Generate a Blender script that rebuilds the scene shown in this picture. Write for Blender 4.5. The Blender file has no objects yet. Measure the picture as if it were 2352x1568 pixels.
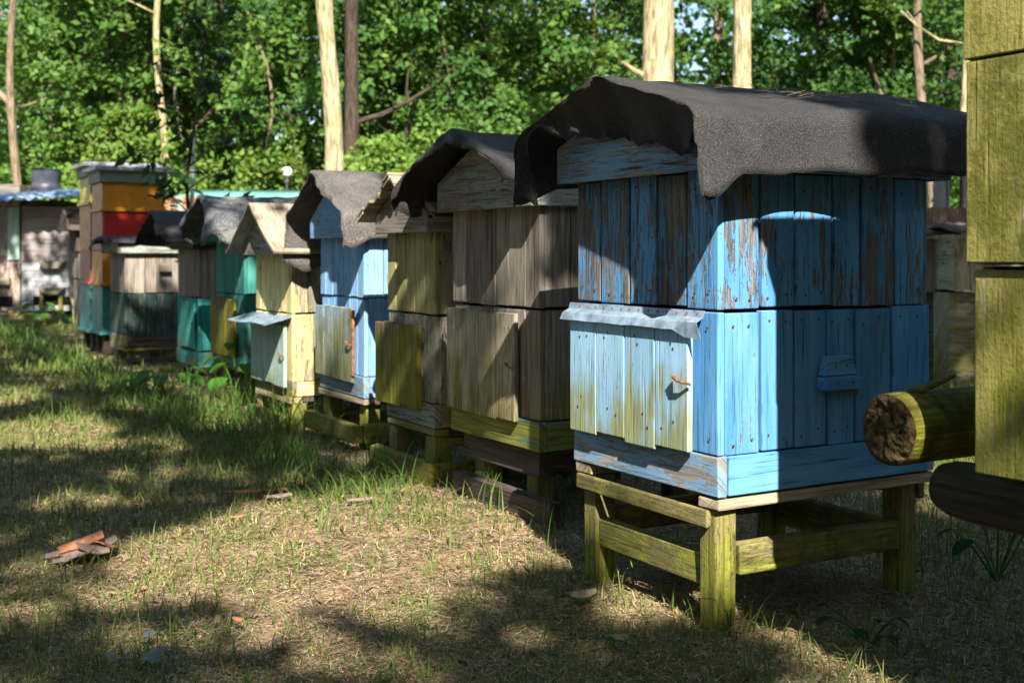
import bpy, math, random
import numpy as np
from mathutils import Vector, noise as mnoise
R = math.radians
random.seed(7); RNG = np.random.default_rng(11)
scene = bpy.context.scene
COL = scene.collection

# ------------------------------------------------------------------ camera
EYE, F = 0.95, 2700.0
cam_d = bpy.data.cameras.new('camera'); cam = bpy.data.objects.new('camera', cam_d); COL.objects.link(cam)
cam.location = (0, 0, EYE); cam.rotation_euler = (R(90), 0, 0)
cam_d.sensor_width = 36; cam_d.lens = 36 * F / 2352; cam_d.shift_y = -(784 - 585) / 2352
cam_d.clip_start = 0.05; cam_d.clip_end = 500
cam_d.dof.use_dof = True; cam_d.dof.focus_distance = 3.15; cam_d.dof.aperture_fstop = 4.8
scene.camera = cam

# ------------------------------------------------------------------ light
SUN_EL, SUN_H = R(41), Vector((0.19, -0.98)).normalized()
SUN = Vector((SUN_H.x * math.cos(SUN_EL), SUN_H.y * math.cos(SUN_EL), math.sin(SUN_EL)))
world = bpy.data.worlds.new('World'); scene.world = world; world.use_nodes = True
wn = world.node_tree; bg = wn.nodes['Background']
sky = wn.nodes.new('ShaderNodeTexSky'); sky.sky_type = 'NISHITA'; sky.sun_disc = False
sky.sun_elevation = SUN_EL; sky.sun_rotation = math.atan2(SUN_H.x, SUN_H.y)
wn.links.new(sky.outputs[0], bg.inputs[0]); bg.inputs[1].default_value = 0.085
sd = bpy.data.lights.new('sun', 'SUN'); sun = bpy.data.objects.new('sun', sd); COL.objects.link(sun)
sd.energy = 5.0; sd.angle = R(0.5); sd.color = (1, 0.92, 0.8)
sun.rotation_euler = SUN.to_track_quat('Z', 'Y').to_euler(); sun.location = (2, -6, 12)
vs = scene.view_settings
vs.view_transform = 'Standard'; vs.look = 'None'; vs.exposure = 1.6; vs.gamma = 1

# ------------------------------------------------------------------ helpers
def at(x, y, Y):                      # photo point -> world at depth Y
    return Vector(((x - 1176) / F * Y, Y, EYE + (585 - y) / F * Y))
def ground_at(x, y):
    return at(x, y, EYE * F / (y - 585))

def tag(o, label=None, cat=None, group=None, kind=None):
    if label: o['label'] = label
    if cat: o['category'] = cat
    if group: o['group'] = group
    if kind: o['kind'] = kind
    return o
def empty(name, loc, rz, label, cat, group=None):
    o = bpy.data.objects.new(name, None); o.empty_display_size = 0.1; COL.objects.link(o)
    o.location = loc; o.rotation_euler = (0, 0, rz)
    return tag(o, label, cat, group)

class MB:
    """mesh builder: boxes, prisms, tubes and sheets with a grain direction in the uv"""
    def __init__(s): s.v = []; s.f = []; s.uv = []; s.mi = []; s.sm = []
    def face(s, idx, uvs, mi=0, sm=False):
        s.f.append(idx); s.uv.append(uvs); s.mi.append(mi); s.sm.append(sm)
    def box(s, lo, hi, along=2, mi=0, jit=0.0, fn=None):
        b = len(s.v); r = random.uniform
        pts = []
        for k in range(8):
            p = [hi[i] if (k >> i) & 1 else lo[i] for i in range(3)]
            if jit: p = [c + r(-jit, jit) for c in p]
            if fn: p = fn(p)
            pts.append(p)
        s.v += pts
        ou, ov = r(0, 9), r(0, 9)
        oth = [i for i in range(3) if i != along]
        for q in ((0, 2, 3, 1), (4, 5, 7, 6), (0, 1, 5, 4), (2, 6, 7, 3), (0, 4, 6, 2), (1, 3, 7, 5)):
            s.face([b + i for i in q], [(pts[i][oth[0]] + pts[i][oth[1]] + ou, pts[i][along] + ov) for i in q], mi)
    def prism(s, poly, axis, lo, hi, along=1, mi=0):
        """poly: 2d points in the other two axes (in xyz order), extruded along axis"""
        oth = [i for i in range(3) if i != axis]; n = len(poly); b = len(s.v)
        ou, ov = random.uniform(0, 9), random.uniform(0, 9)
        for d in (lo, hi):
            for p in poly:
                q = [0, 0, 0]; q[axis] = d; q[oth[0]] = p[0]; q[oth[1]] = p[1]; s.v.append(q)
        o2 = [i for i in range(3) if i != along]
        uv = lambda i: (s.v[i][o2[0]] + s.v[i][o2[1]] + ou, s.v[i][along] + ov)
        fs = [[b + i for i in range(n)], [b + n + i for i in reversed(range(n))]]
        fs += [[b + (i + 1) % n, b + i, b + n + i, b + n + (i + 1) % n] for i in range(n)]
        for f in fs: s.face(f, [uv(i) for i in f], mi)
    def tube(s, pts, rads, n=8, mi=0, cap=True, rough=0.0):
        b = len(s.v); L = 0; pts = [Vector(p) for p in pts]; ou = random.uniform(0, 9)
        up = Vector((0.3, 0.1, 1)) if abs((pts[-1] - pts[0]).normalized().z) < 0.8 else Vector((1, 0.2, 0))
        ls = []
        for i, p in enumerate(pts):
            d = (pts[min(i + 1, len(pts) - 1)] - pts[max(i - 1, 0)]).normalized()
            x = d.cross(up).normalized(); y = d.cross(x)
            if i: L += (p - pts[i - 1]).length
            ls.append(L)
            for k in range(n):
                a = 2 * math.pi * k / n
                rr = rads[i] * (1 + (random.uniform(-rough, rough) if rough else 0))
                s.v.append(list(p + (x * math.cos(a) + y * math.sin(a)) * rr))
        for i in range(len(pts) - 1):
            for k in range(n):
                k2 = (k + 1) % n; c = 2 * math.pi * rads[0] / n
                s.face([b + i * n + k, b + i * n + k2, b + (i + 1) * n + k2, b + (i + 1) * n + k],
                       [(ou + k * c, ls[i]), (ou + (k + 1) * c, ls[i]), (ou + (k + 1) * c, ls[i + 1]), (ou + k * c, ls[i + 1])], mi, True)
        if cap:
            for e, rev in ((0, True), (len(pts) - 1, False)):
                idx = [b + e * n + k for k in range(n)]
                if not rev: idx = idx[::-1]
                s.face(idx, [(s.v[i][0] + ou, s.v[i][1] + s.v[i][2]) for i in idx], mi)
    def grid(s, P, mi=0, sm=True, uvs=None):
        """P[i][j] points"""
        b = len(s.v); m, n = len(P), len(P[0])
        for row in P: s.v += [list(p) for p in row]
        for i in range(m - 1):
            for j in range(n - 1):
                q = [(i, j), (i + 1, j), (i + 1, j + 1), (i, j + 1)]
                s.face([b + a * n + c for a, c in q], [(a / (m - 1), c / (n - 1)) for a, c in q], mi, sm)
    def disc(s, c, nrm, r, mi=0, n=6):
        nrm = Vector(nrm).normalized(); x = nrm.orthogonal().normalized(); y = nrm.cross(x); b = len(s.v)
        s.v += [list(Vector(c) + (x * math.cos(2 * math.pi * k / n) + y * math.sin(2 * math.pi * k / n)) * r) for k in range(n)]
        s.face(list(range(b, b + n)), [(0, 0)] * n, mi)
    def build(s, name, mats, parent=None, bevel=0.0, solid=0.0):
        me = bpy.data.meshes.new(name); me.from_pydata(s.v, [], s.f)
        uvl = me.uv_layers.new(name='UVMap')
        uvl.data.foreach_set('uv', np.array([c for f in s.uv for p in f for c in p], dtype=np.float32))
        me.polygons.foreach_set('material_index', s.mi); me.polygons.foreach_set('use_smooth', s.sm)
        for m in (mats if isinstance(mats, (list, tuple)) else [mats]): me.materials.append(m)
        me.update()
        o = bpy.data.objects.new(name, me); COL.objects.link(o)
        if parent is not None: o.parent = parent
        if solid:
            md = o.modifiers.new('solid', 'SOLIDIFY'); md.thickness = solid; md.offset = 1
        if bevel:
            md = o.modifiers.new('bevel', 'BEVEL'); md.width = bevel; md.segments = 2; md.limit_method = 'ANGLE'; md.harden_normals = False
        return o

def quads_mesh(name, V, mat, parent=None, col=None):
    """V: (n,4,3) separate quads"""
    n = len(V); me = bpy.data.meshes.new(name)
    me.vertices.add(n * 4); me.vertices.foreach_set('co', V.astype(np.float32).ravel())
    me.loops.add(n * 4); me.loops.foreach_set('vertex_index', np.arange(n * 4, dtype=np.int32))
    me.polygons.add(n); me.polygons.foreach_set('loop_start', np.arange(0, n * 4, 4, dtype=np.int32))
    if col is not None:
        a = me.attributes.new('tint', 'FLOAT', 'FACE'); a.data.foreach_set('value', col.astype(np.float32))
    me.materials.append(mat); me.update(calc_edges=True); me.validate()
    o = bpy.data.objects.new(name, me); COL.objects.link(o)
    if parent is not None: o.parent = parent
    return o

# ------------------------------------------------------------------ materials
class NT:
    def __init__(s, name):
        s.m = bpy.data.materials.new(name); s.m.use_nodes = True; s.t = s.m.node_tree
        s.bsdf = s.t.nodes['Principled BSDF']; s.out = s.t.nodes['Material Output']
    def n(s, typ, **kw):
        nd = s.t.nodes.new('ShaderNode' + typ)
        for k, v in kw.items(): setattr(nd, k, v)
        return nd
    def set(s, inp, v):
        if isinstance(v, bpy.types.NodeSocket): s.t.links.new(v, inp)
        elif v is not None:
            if inp.type == 'RGBA' and len(v) == 3: v = (*v, 1)
            inp.default_value = v
    def math(s, op, a, b=None, c=None, clamp=False):
        nd = s.n('Math', operation=op, use_clamp=clamp)
        for i, x in enumerate((a, b, c)):
            if x is not None: s.set(nd.inputs[i], x)
        return nd.outputs[0]
    def noise(s, vec, scale=1.0, detail=4, rough=0.55, dist=0.0):
        nd = s.n('TexNoise'); s.set(nd.inputs['Vector'], vec)
        nd.inputs['Scale'].default_value = scale; nd.inputs['Detail'].default_value = detail
        nd.inputs['Roughness'].default_value = rough; nd.inputs['Distortion'].default_value = dist
        return nd.outputs['Fac']
    def xyz(s, x, y, z):
        nd = s.n('CombineXYZ')
        for i, v in enumerate((x, y, z)): s.set(nd.inputs[i], v)
        return nd.outputs[0]
    def rng(s, v, a, b, c=0.0, d=1.0, smooth=True):
        nd = s.n('MapRange', interpolation_type='SMOOTHSTEP' if smooth else 'LINEAR')
        for i, x in enumerate((v, a, b, c, d)): s.set(nd.inputs[i], x)
        return nd.outputs[0]
    def mix(s, f, a, b, mode='MIX'):
        nd = s.n('Mix', data_type='RGBA', blend_type=mode)
        s.set(nd.inputs[0], f); s.set(nd.inputs[6], a); s.set(nd.inputs[7], b)
        return nd.outputs[2]
    def bump(s, h, dist, strength=1.0):
        nd = s.n('Bump'); s.set(nd.inputs['Height'], h); nd.inputs['Distance'].default_value = dist
        nd.inputs['Strength'].default_value = strength
        s.t.links.new(nd.outputs[0], s.bsdf.inputs['Normal'])
    def done(s, col, rough=0.8, spec=0.3, metal=0.0):
        s.set(s.bsdf.inputs['Base Color'], col); s.set(s.bsdf.inputs['Roughness'], rough)
        s.set(s.bsdf.inputs['Specular IOR Level'], spec); s.set(s.bsdf.inputs['Metallic'], metal)
        return s.m

def sc3(c, k): return tuple(min(1, x * k) for x in c[:3])

def wood_mat(name, paint=None, wood=(0.20, 0.17, 0.14), peel=0.3, moss=0.0, moss_z=(0.2, 0.8), moss_col=(0.22, 0.20, 0.012), grain=1.0, bumpd=0.004, fade=(0.8, 0.85, 0.85), blotch=None):
    t = NT(name)
    uv = t.n('UVMap'); sp = t.n('SeparateXYZ'); t.set(sp.inputs[0], uv.outputs[0]); u, v = sp.outputs[0], sp.outputs[1]
    isl = t.n('NewGeometry').outputs['Random Per Island']
    g1 = t.noise(t.xyz(t.math('MULTIPLY', u, 130 * grain), t.math('MULTIPLY', v, 4.5 * grain), t.math('MULTIPLY', isl, 91)), 1, 5, 0.65, 0.3)
    g2 = t.noise(t.xyz(t.math('MULTIPLY', u, 14), t.math('MULTIPLY', v, 2.2), t.math('MULTIPLY', isl, 37)), 1, 4, 0.55)
    wv = t.math('ADD', t.math('MULTIPLY', g1, 0.75), t.math('MULTIPLY', g2, 0.45))
    wv = t.rng(wv, 0.42, 0.80)
    wcol = t.mix(wv, sc3(wood, 0.42), sc3(wood, 1.45))
    # knots / long cracks
    crack = t.rng(t.noise(t.xyz(t.math('MULTIPLY', u, 60), t.math('MULTIPLY', v, 1.1), t.math('MULTIPLY', isl, 53)), 1, 3, 0.5), 0.66, 0.72)
    wcol = t.mix(t.math('MULTIPLY', crack, 0.75), wcol, sc3(wood, 0.12))
    height = t.math('ADD', t.math('MULTIPLY', g1, 0.8), t.math('MULTIPLY', crack, -0.8))
    col = wcol; rough = 0.85
    if paint is not None:
        pf = t.noise(t.xyz(t.math('MULTIPLY', u, 85), t.math('MULTIPLY', v, 9), t.math('MULTIPLY', isl, 29)), 1, 6, 0.66, 0.8)
        pl = t.noise(t.xyz(t.math('MULTIPLY', u, 16), t.math('MULTIPLY', v, 3.0), t.math('MULTIPLY', isl, 17)), 1, 3, 0.55)
        pm = t.math('ADD', t.math('MULTIPLY', pf, 0.70), t.math('MULTIPLY', pl, 0.34))
        pm = t.math('ADD', pm, t.math('MULTIPLY', t.math('SUBTRACT', isl, 0.5), 0.06))
        th = 0.52 + (peel - 0.5) * 0.36
        pmask = t.rng(pm, th - 0.012, th + 0.012)
        edge = t.math('MULTIPLY', pmask, t.rng(pm, th + 0.012, th + 0.03, 1.0, 0.0))
        pc = t.mix(t.rng(g2, 0.3, 0.7), sc3(paint, 0.8), t.mix(0.13, paint, fade))
        pc = t.mix(t.rng(g1, 0.33, 0.47, 0.8, 0.0), pc, sc3(paint, 0.25))
        pc = t.mix(t.math('MULTIPLY', edge, 0.35), pc, fade)
        hs = t.n('HueSaturation'); t.set(hs.inputs['Color'], pc); t.set(hs.inputs['Value'], t.math('ADD', 0.86, t.math('MULTIPLY', isl, 0.28)))
        col = t.mix(pmask, wcol, hs.outputs[0])
        height = t.math('ADD', t.math('MULTIPLY', height, 0.5), t.math('MULTIPLY', pmask, 0.75))
    else:
        hs = t.n('HueSaturation'); t.set(hs.inputs['Color'], wcol); t.set(hs.inputs['Value'], t.math('ADD', 0.72, t.math('MULTIPLY', isl, 0.56)))
        col = hs.outputs[0]
    if moss > 0:
        oz = t.n('SeparateXYZ'); tc = t.n('TexCoord'); t.set(oz.inputs[0], tc.outputs['Object'])
        mn = t.noise(t.xyz(t.math('MULTIPLY', u, 22), t.math('MULTIPLY', v, 2.0), t.math('MULTIPLY', isl, 41)), 1, 5, 0.6)
        ml = t.noise(tc.outputs['Object'], 5.5, 3, 0.55)
        hz = t.rng(oz.outputs[2], moss_z[0], moss_z[1], 0.30, -0.16, False)
        mm = t.math('ADD', t.math('ADD', t.math('MULTIPLY', mn, 0.65), t.math('MULTIPLY', ml, 0.55)), hz)
        mk = t.math('MULTIPLY', t.rng(mm, 0.83 - moss * 0.42, 1.07 - moss * 0.42), 0.82)
        mc = t.mix(t.rng(g1, 0.35, 0.7), sc3(moss_col, 0.55), sc3(moss_col, 1.35))
        col = t.mix(mk, col, mc)
    if blotch:
        tb = t.n('TexCoord').outputs['Object']
        bn = t.math('ADD', t.math('MULTIPLY', t.noise(tb, 5.5, 5, 0.65), 0.7), t.math('MULTIPLY', t.noise(tb, 38, 4, 0.7), 0.3))
        col = t.mix(t.math('MULTIPLY', t.rng(bn, 0.47, 0.60), 0.75), col, blotch)
        fs = t.noise(tb, 120, 3, 0.7); col = t.mix(t.math('MULTIPLY', t.rng(fs, 0.55, 0.7), 0.45), col, sc3(blotch, 0.6))
        height = t.math('ADD', height, t.math('MULTIPLY', fs, 0.5))
    t.bump(height, bumpd)
    return t.done(col, rough, 0.22)

def plain_mat(name, c, rough=0.7, spec=0.3, var=0.3, scale=12.0, metal=0.0, bumpd=0.0, bscale=60):
    t = NT(name); tc = t.n('TexCoord').outputs['Object']
    a = t.noise(tc, scale, 5, 0.6)
    col = t.mix(t.rng(a, 0.3, 0.7), sc3(c, 1 - var), sc3(c, 1 + var))
    if bumpd: t.bump(t.noise(tc, bscale, 4, 0.6), bumpd)
    return t.done(col, rough, spec, metal)

def felt_mat(name, c=(0.021, 0.020, 0.022), speck=(0.115, 0.112, 0.112), s=1.0, patch=None):
    t = NT(name); tc = t.n('TexCoord').outputs['Object']
    big = t.noise(tc, 5, 4, 0.6)
    fine = t.noise(tc, 340 * s, 3, 0.75)
    vo = t.n('TexVoronoi'); t.set(vo.inputs['Vector'], tc); vo.inputs['Scale'].default_value = 240 * s
    col = t.mix(t.rng(big, 0.35, 0.7), sc3(c, 0.7), sc3(c, 1.6)); col = t.mix(t.math('MULTIPLY', t.rng(t.noise(tc, 2.6, 5, 0.7), 0.54, 0.66), 0.5), col, (0.055, 0.052, 0.049))
    col = t.mix(t.math('MULTIPLY', t.rng(fine, 0.50, 0.64), 0.9), col, speck)
    col = t.mix(t.rng(fine, 0.46, 0.36, 0.0, 0.8), col, sc3(c, 0.2))
    if patch:
        col = t.mix(t.math('MULTIPLY', t.rng(t.noise(tc, 9, 4, 0.65), 0.52, 0.62), 0.7), col, patch)
    h = t.math('ADD', t.math('MULTIPLY', fine, 0.9), t.math('MULTIPLY', t.noise(tc, 18, 4, 0.6), 0.8))
    t.bump(h, 0.005)
    return t.done(col, 0.75, 0.35)

def bark_mat(name, c, moss=None, lit=1.0):
    t = NT(name); uv = t.n('UVMap'); sp = t.n('SeparateXYZ'); t.set(sp.inputs[0], uv.outputs[0])
    tc = t.n('TexCoord').outputs['Object']
    g = t.noise(t.xyz(t.math('MULTIPLY', sp.outputs[0], 26), t.math('MULTIPLY', sp.outputs[1], 4), 0.0), 1, 6, 0.65, 0.5)
    b = t.noise(tc, 3.5, 4, 0.6)
    col = t.mix(t.rng(g, 0.36, 0.62), sc3(c, 0.32), sc3(c, 1.2))
    kn = t.rng(t.noise(tc, 7, 4, 0.7), 0.62, 0.70); col = t.mix(t.math('MULTIPLY', kn, 0.6), col, sc3(c, 0.25))
    col = t.mix(t.math('MULTIPLY', t.rng(b, 0.5, 0.65), 0.45), col, moss or sc3(c, 0.5))
    t.bump(g, 0.03)
    return t.done(col, 0.9, 0.15)

def leaf_mat(name, a, b, trans=0.35, rough=0.55):
    t = NT(name)
    isl = t.n('NewGeometry').outputs['Random Per Island']
    tc = t.n('TexCoord').outputs['Object']; big = t.noise(tc, 0.9, 2, 0.5)
    f = t.math('ADD', t.math('MULTIPLY', isl, 0.6), t.math('MULTIPLY', t.rng(big, 0.35, 0.65), 0.4))
    col = t.mix(f, a, b)
    t.done(col, rough, 0.25)
    tr = t.n('BsdfTranslucent'); t.set(tr.inputs[0], t.mix(0.4, col, (0.22, 0.30, 0.02)))
    mx = t.n('MixShader'); mx.inputs[0].default_value = trans
    t.t.links.new(t.bsdf.outputs[0], mx.inputs[1]); t.t.links.new(tr.outputs[0], mx.inputs[2])
    t.t.links.new(mx.outputs[0], t.out.inputs[0])
    return t.m

def blade_mat(name, cols, trans=0.3):
    t = NT(name); at_ = t.n('Attribute', attribute_name='tint')
    r = t.n('ValToRGB'); t.set(r.inputs[0], at_.outputs['Fac'])
    el = r.color_ramp.elements
    while len(el) < len(cols): el.new(0.5)
    for i, c in enumerate(cols):
        el[i].position = i / (len(cols) - 1); el[i].color = (*c, 1)
    t.done(r.outputs[0], 0.6, 0.25)
    tr = t.n('BsdfTranslucent'); t.set(tr.inputs[0], r.outputs[0])
    mx = t.n('MixShader'); mx.inputs[0].default_value = trans
    t.t.links.new(t.bsdf.outputs[0], mx.inputs[1]); t.t.links.new(tr.outputs[0], mx.inputs[2])
    t.t.links.new(mx.outputs[0], t.out.inputs[0])
    return t.m

BLUE = (0.072, 0.27, 0.565)
M = {}
M['blue_peeled'] = wood_mat('blue_peeled_paint', BLUE, (0.165, 0.142, 0.125), 0.40, bumpd=0.007, fade=(0.35, 0.52, 0.68))
M['blue_peeled_front'] = wood_mat('blue_heavily_peeled_paint', BLUE, (0.165, 0.145, 0.13), 0.50, bumpd=0.007, fade=(0.35, 0.52, 0.68))
M['blue'] = wood_mat('blue_paint', BLUE, (0.22, 0.17, 0.13), 0.13, 0.22, (0.35, 0.75), fade=(0.50, 0.62, 0.72))
M['blue_plain'] = wood_mat('plain_blue_paint', BLUE, (0.22, 0.17, 0.13), 0.16, 0, fade=(0.50, 0.62, 0.72))
M['blue_door'] = wood_mat('blue_door_paint', (0.27, 0.50, 0.72), (0.36, 0.33, 0.28), 0.17, 0.40, (0.42, 0.85), moss_col=(0.27, 0.26, 0.03), fade=(0.5, 0.62, 0.7))
M['blue_base'] = wood_mat('blue_base_paint', (0.16, 0.33, 0.55), (0.26, 0.24, 0.21), 0.40, 0.2, (0.2, 0.45), fade=(0.5, 0.6, 0.65))
M['blue_far'] = wood_mat('light_blue_paint', (0.20, 0.42, 0.74), (0.34, 0.33, 0.30), 0.24, 0.12, (0.2, 0.7), fade=(0.5, 0.62, 0.75))
M['blue_moss_door'] = wood_mat('mossy_blue_grey_door', (0.24, 0.36, 0.46), (0.28, 0.24, 0.20), 0.45, 0.62, (0.1, 1.2), moss_col=(0.17, 0.17, 0.025), fade=(0.5, 0.55, 0.55))
M['nail'] = plain_mat('rusty_nail', (0.10, 0.045, 0.02), 0.7, 0.3, 0.5, 90)
M['rust'] = plain_mat('rusty_iron', (0.20, 0.09, 0.045), 0.7, 0.4, 0.5, 40)
M['dark'] = plain_mat('dark_gap', (0.012, 0.011, 0.01), 0.95, 0.05)
M['felt'] = felt_mat('roofing_felt')
M['felt_grey'] = felt_mat('grey_roofing_felt', (0.075, 0.068, 0.066), (0.25, 0.23, 0.22), 0.6)
M['felt_mossy'] = felt_mat('lichen_roofing_felt', (0.05, 0.055, 0.065), (0.3, 0.3, 0.3), 0.4, (0.20, 0.20, 0.18))
M['tin'] = plain_mat('bent_tin', (0.20, 0.27, 0.35), 0.55, 0.4, 0.4, 22, 0.2)
M['grey'] = wood_mat('weathered_grey_wood', None, (0.225, 0.198, 0.168), 0, 0.24, (0.3, 1.1))
M['grey_mossy'] = wood_mat('mossy_grey_wood', None, (0.26, 0.23, 0.18), 0, 0.42, (0.2, 1.0), moss_col=(0.17, 0.16, 0.02))
M['greengrey'] = wood_mat('grey_green_wood', (0.26, 0.31, 0.28), (0.24, 0.21, 0.18), 0.45)
M['olive'] = wood_mat('olive_paint', (0.36, 0.33, 0.14), (0.17, 0.14, 0.10), 0.20, 0.35, (0.4, 1.1), moss_col=(0.19, 0.17, 0.02), fade=(0.45, 0.42, 0.25))
M['olive_low'] = wood_mat('olive_grey_wood', (0.25, 0.235, 0.15), (0.15, 0.125, 0.10), 0.40, 0.25, (0.2, 0.9), moss_col=(0.16, 0.15, 0.02))
M['moss_door'] = wood_mat('mossy_door_wood', None, (0.17, 0.12, 0.085), 0, 0.80, (0.15, 0.95), moss_col=(0.24, 0.24, 0.014))
M['moss_base'] = wood_mat('moss_green_base', (0.015, 0.10, 0.075), (0.16, 0.14, 0.11), 0.25, 0.72, (0.1, 0.6), moss_col=(0.22, 0.22, 0.016))
M['yellow'] = wood_mat('pale_yellow_paint', (0.66, 0.58, 0.26), (0.30, 0.25, 0.19), 0.30, 0.15, (0.1, 0.7), fade=(0.72, 0.66, 0.42))
M['yellow_peeled'] = wood_mat('peeled_yellow_paint', (0.66, 0.56, 0.20), (0.30, 0.26, 0.20), 0.52, 0.15, (0.1, 0.6), fade=(0.72, 0.66, 0.42))
M['aqua'] = wood_mat('pale_turquoise_paint', (0.36, 0.52, 0.47), (0.42, 0.38, 0.32), 0.22, 0.16, (0.15, 0.5), fade=(0.6, 0.62, 0.55))
M['teal'] = wood_mat('teal_paint', (0.035, 0.24, 0.21), (0.20, 0.17, 0.13), 0.22, 0.15, (0.2, 0.9), fade=(0.2, 0.38, 0.33))
M['teal_bright'] = wood_mat('bright_teal_paint', (0.03, 0.27, 0.25), (0.22, 0.2, 0.15), 0.15, 0.2, (0.05, 0.7), fade=(0.2, 0.42, 0.38))
M['dkgreen'] = wood_mat('dark_green_paint', (0.03, 0.075, 0.06), (0.17, 0.16, 0.15), 0.34, 0, fade=(0.1, 0.14, 0.12))
M['brown'] = wood_mat('brown_dark_wood', None, (0.085, 0.062, 0.055), 0, 0.0)
M['stand'] = wood_mat('mossy_yellow_stand', (0.24, 0.215, 0.075), (0.20, 0.16, 0.11), 0.34, 0.50, (0.0, 0.6), moss_col=(0.225, 0.24, 0.025), fade=(0.45, 0.40, 0.2), blotch=(0.10, 0.085, 0.045))
M['stand_pale'] = wood_mat('pale_plank_wood', None, (0.40, 0.33, 0.23), 0, 0.3, (0, 0.5))
M['roof_ply'] = wood_mat('weathered_roof_sheet', None, (0.27, 0.23, 0.17), 0, 0.2, (0.8, 1.2))
M['lime'] = wood_mat('mossy_yellow_green_paint', (0.29, 0.275, 0.07), (0.30, 0.27, 0.21), 0.2, 0.42, (0.3, 1.5), moss_col=(0.17, 0.18, 0.014), grain=1.6, fade=(0.5, 0.46, 0.2), blotch=(0.085, 0.095, 0.012))
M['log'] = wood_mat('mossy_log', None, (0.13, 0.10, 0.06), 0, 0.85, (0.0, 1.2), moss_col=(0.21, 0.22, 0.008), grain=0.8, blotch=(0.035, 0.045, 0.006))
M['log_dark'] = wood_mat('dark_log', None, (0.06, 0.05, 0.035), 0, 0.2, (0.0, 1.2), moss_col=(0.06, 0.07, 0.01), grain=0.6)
M['orange'] = plain_mat('orange_gloss_paint', (0.52, 0.20, 0.012), 0.45, 0.4, 0.12, 9)
M['orange_pale'] = plain_mat('worn_orange_paint', (0.46, 0.21, 0.06), 0.5, 0.4, 0.3, 7)
M['red'] = plain_mat('dark_red_paint', (0.38, 0.018, 0.012), 0.45, 0.4, 0.15, 9)
M['red_pale'] = plain_mat('worn_red_paint', (0.33, 0.09, 0.07), 0.5, 0.4, 0.25, 7)
M['mustard'] = plain_mat('mustard_paint', (0.50, 0.40, 0.06), 0.5, 0.4, 0.25, 9)
M['teal_box'] = plain_mat('turquoise_box_paint', (0.045, 0.22, 0.23), 0.5, 0.4, 0.25, 9)
M['lid'] = plain_mat('grey_green_lid', (0.15, 0.20, 0.15), 0.6, 0.3, 0.2, 9)
M['zinc'] = plain_mat('grey_zinc', (0.30, 0.31, 0.35), 0.5, 0.4, 0.2, 8, 0.3)
M['white_boards'] = wood_mat('white_washed_boards', (0.33, 0.34, 0.37), (0.36, 0.31, 0.28), 0.25)
M['pink_boards'] = wood_mat('pinkish_grey_boards', (0.29, 0.24, 0.235), (0.33, 0.27, 0.24), 0.35)
M['brown_boards'] = wood_mat('red_brown_boards', (0.40, 0.31, 0.26), (0.20, 0.11, 0.07), 0.5)
M['blue_tin'] = plain_mat('blue_tin_sheet', (0.22, 0.33, 0.50), 0.4, 0.5, 0.2, 5, 0.3)
M['barrel'] = plain_mat('dark_barrel', (0.05, 0.055, 0.075), 0.45, 0.5, 0.5, 6)
M['turquoise'] = plain_mat('turquoise_sheet', (0.16, 0.42, 0.38), 0.5, 0.4, 0.3, 1.2)
M['tile'] = plain_mat('clay_tile', (0.33, 0.16, 0.09), 0.8, 0.2, 0.3, 14)
M['pipe'] = plain_mat('pale_blue_pipe', (0.42, 0.50, 0.58), 0.5, 0.4, 0.15, 8)
M['globe'] = plain_mat('white_glass_globe', (0.80, 0.78, 0.72), 0.3, 0.5, 0.04, 3)
M['cap'] = plain_mat('cream_post', (0.75, 0.60, 0.45), 0.6, 0.3, 0.1, 6)
M['shed_grey'] = wood_mat('shed_grey_boards', (0.24, 0.26, 0.29), (0.26, 0.25, 0.24), 0.35)
M['rust_panel'] = wood_mat('rust_brown_panel', (0.16, 0.06, 0.03), (0.22, 0.13, 0.08), 0.35)
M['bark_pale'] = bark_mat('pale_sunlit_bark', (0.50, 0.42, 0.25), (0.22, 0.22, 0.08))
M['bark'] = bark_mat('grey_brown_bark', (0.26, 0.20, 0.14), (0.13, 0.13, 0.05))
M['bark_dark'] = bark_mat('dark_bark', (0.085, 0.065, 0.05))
M['leaf_a'] = leaf_mat('fresh_green_leaves', (0.04, 0.135, 0.022), (0.17, 0.29, 0.055), 0.45)
M['leaf_b'] = leaf_mat('mid_green_leaves', (0.025, 0.10, 0.02), (0.15, 0.27, 0.05), 0.45)
M['leaf_c'] = leaf_mat('dark_green_leaves', (0.02, 0.085, 0.022), (0.1, 0.22, 0.05), 0.5)
M['leaf_y'] = leaf_mat('yellow_green_leaves', (0.05, 0.15, 0.02), (0.22, 0.33, 0.06), 0.45)
M['leaf_sap'] = leaf_mat('dark_glossy_leaves', (0.006, 0.03, 0.010), (0.014, 0.055, 0.018), 0.2, 0.85)
M['weed'] = leaf_mat('weed_leaves', (0.03, 0.12, 0.012), (0.07, 0.2, 0.025))
M['barkchip'] = plain_mat('pine_bark_chip', (0.30, 0.13, 0.07), 0.85, 0.2, 0.5, 22, 0, 0.004, 60)
M['barkgrey'] = plain_mat('grey_bark_chip', (0.19, 0.14, 0.125), 0.85, 0.2, 0.4, 22, 0, 0.004, 60)
M['dryleaf'] = plain_mat('dry_leaf', (0.38, 0.27, 0.20), 0.8, 0.2, 0.3, 30)
M['scrap'] = plain_mat('pale_scrap', (0.13, 0.14, 0.13), 0.6, 0.3, 0.25, 30)
M['needle'] = plain_mat('dry_needles', (0.50, 0.32, 0.15), 0.8, 0.2, 0.4, 30)
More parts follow.
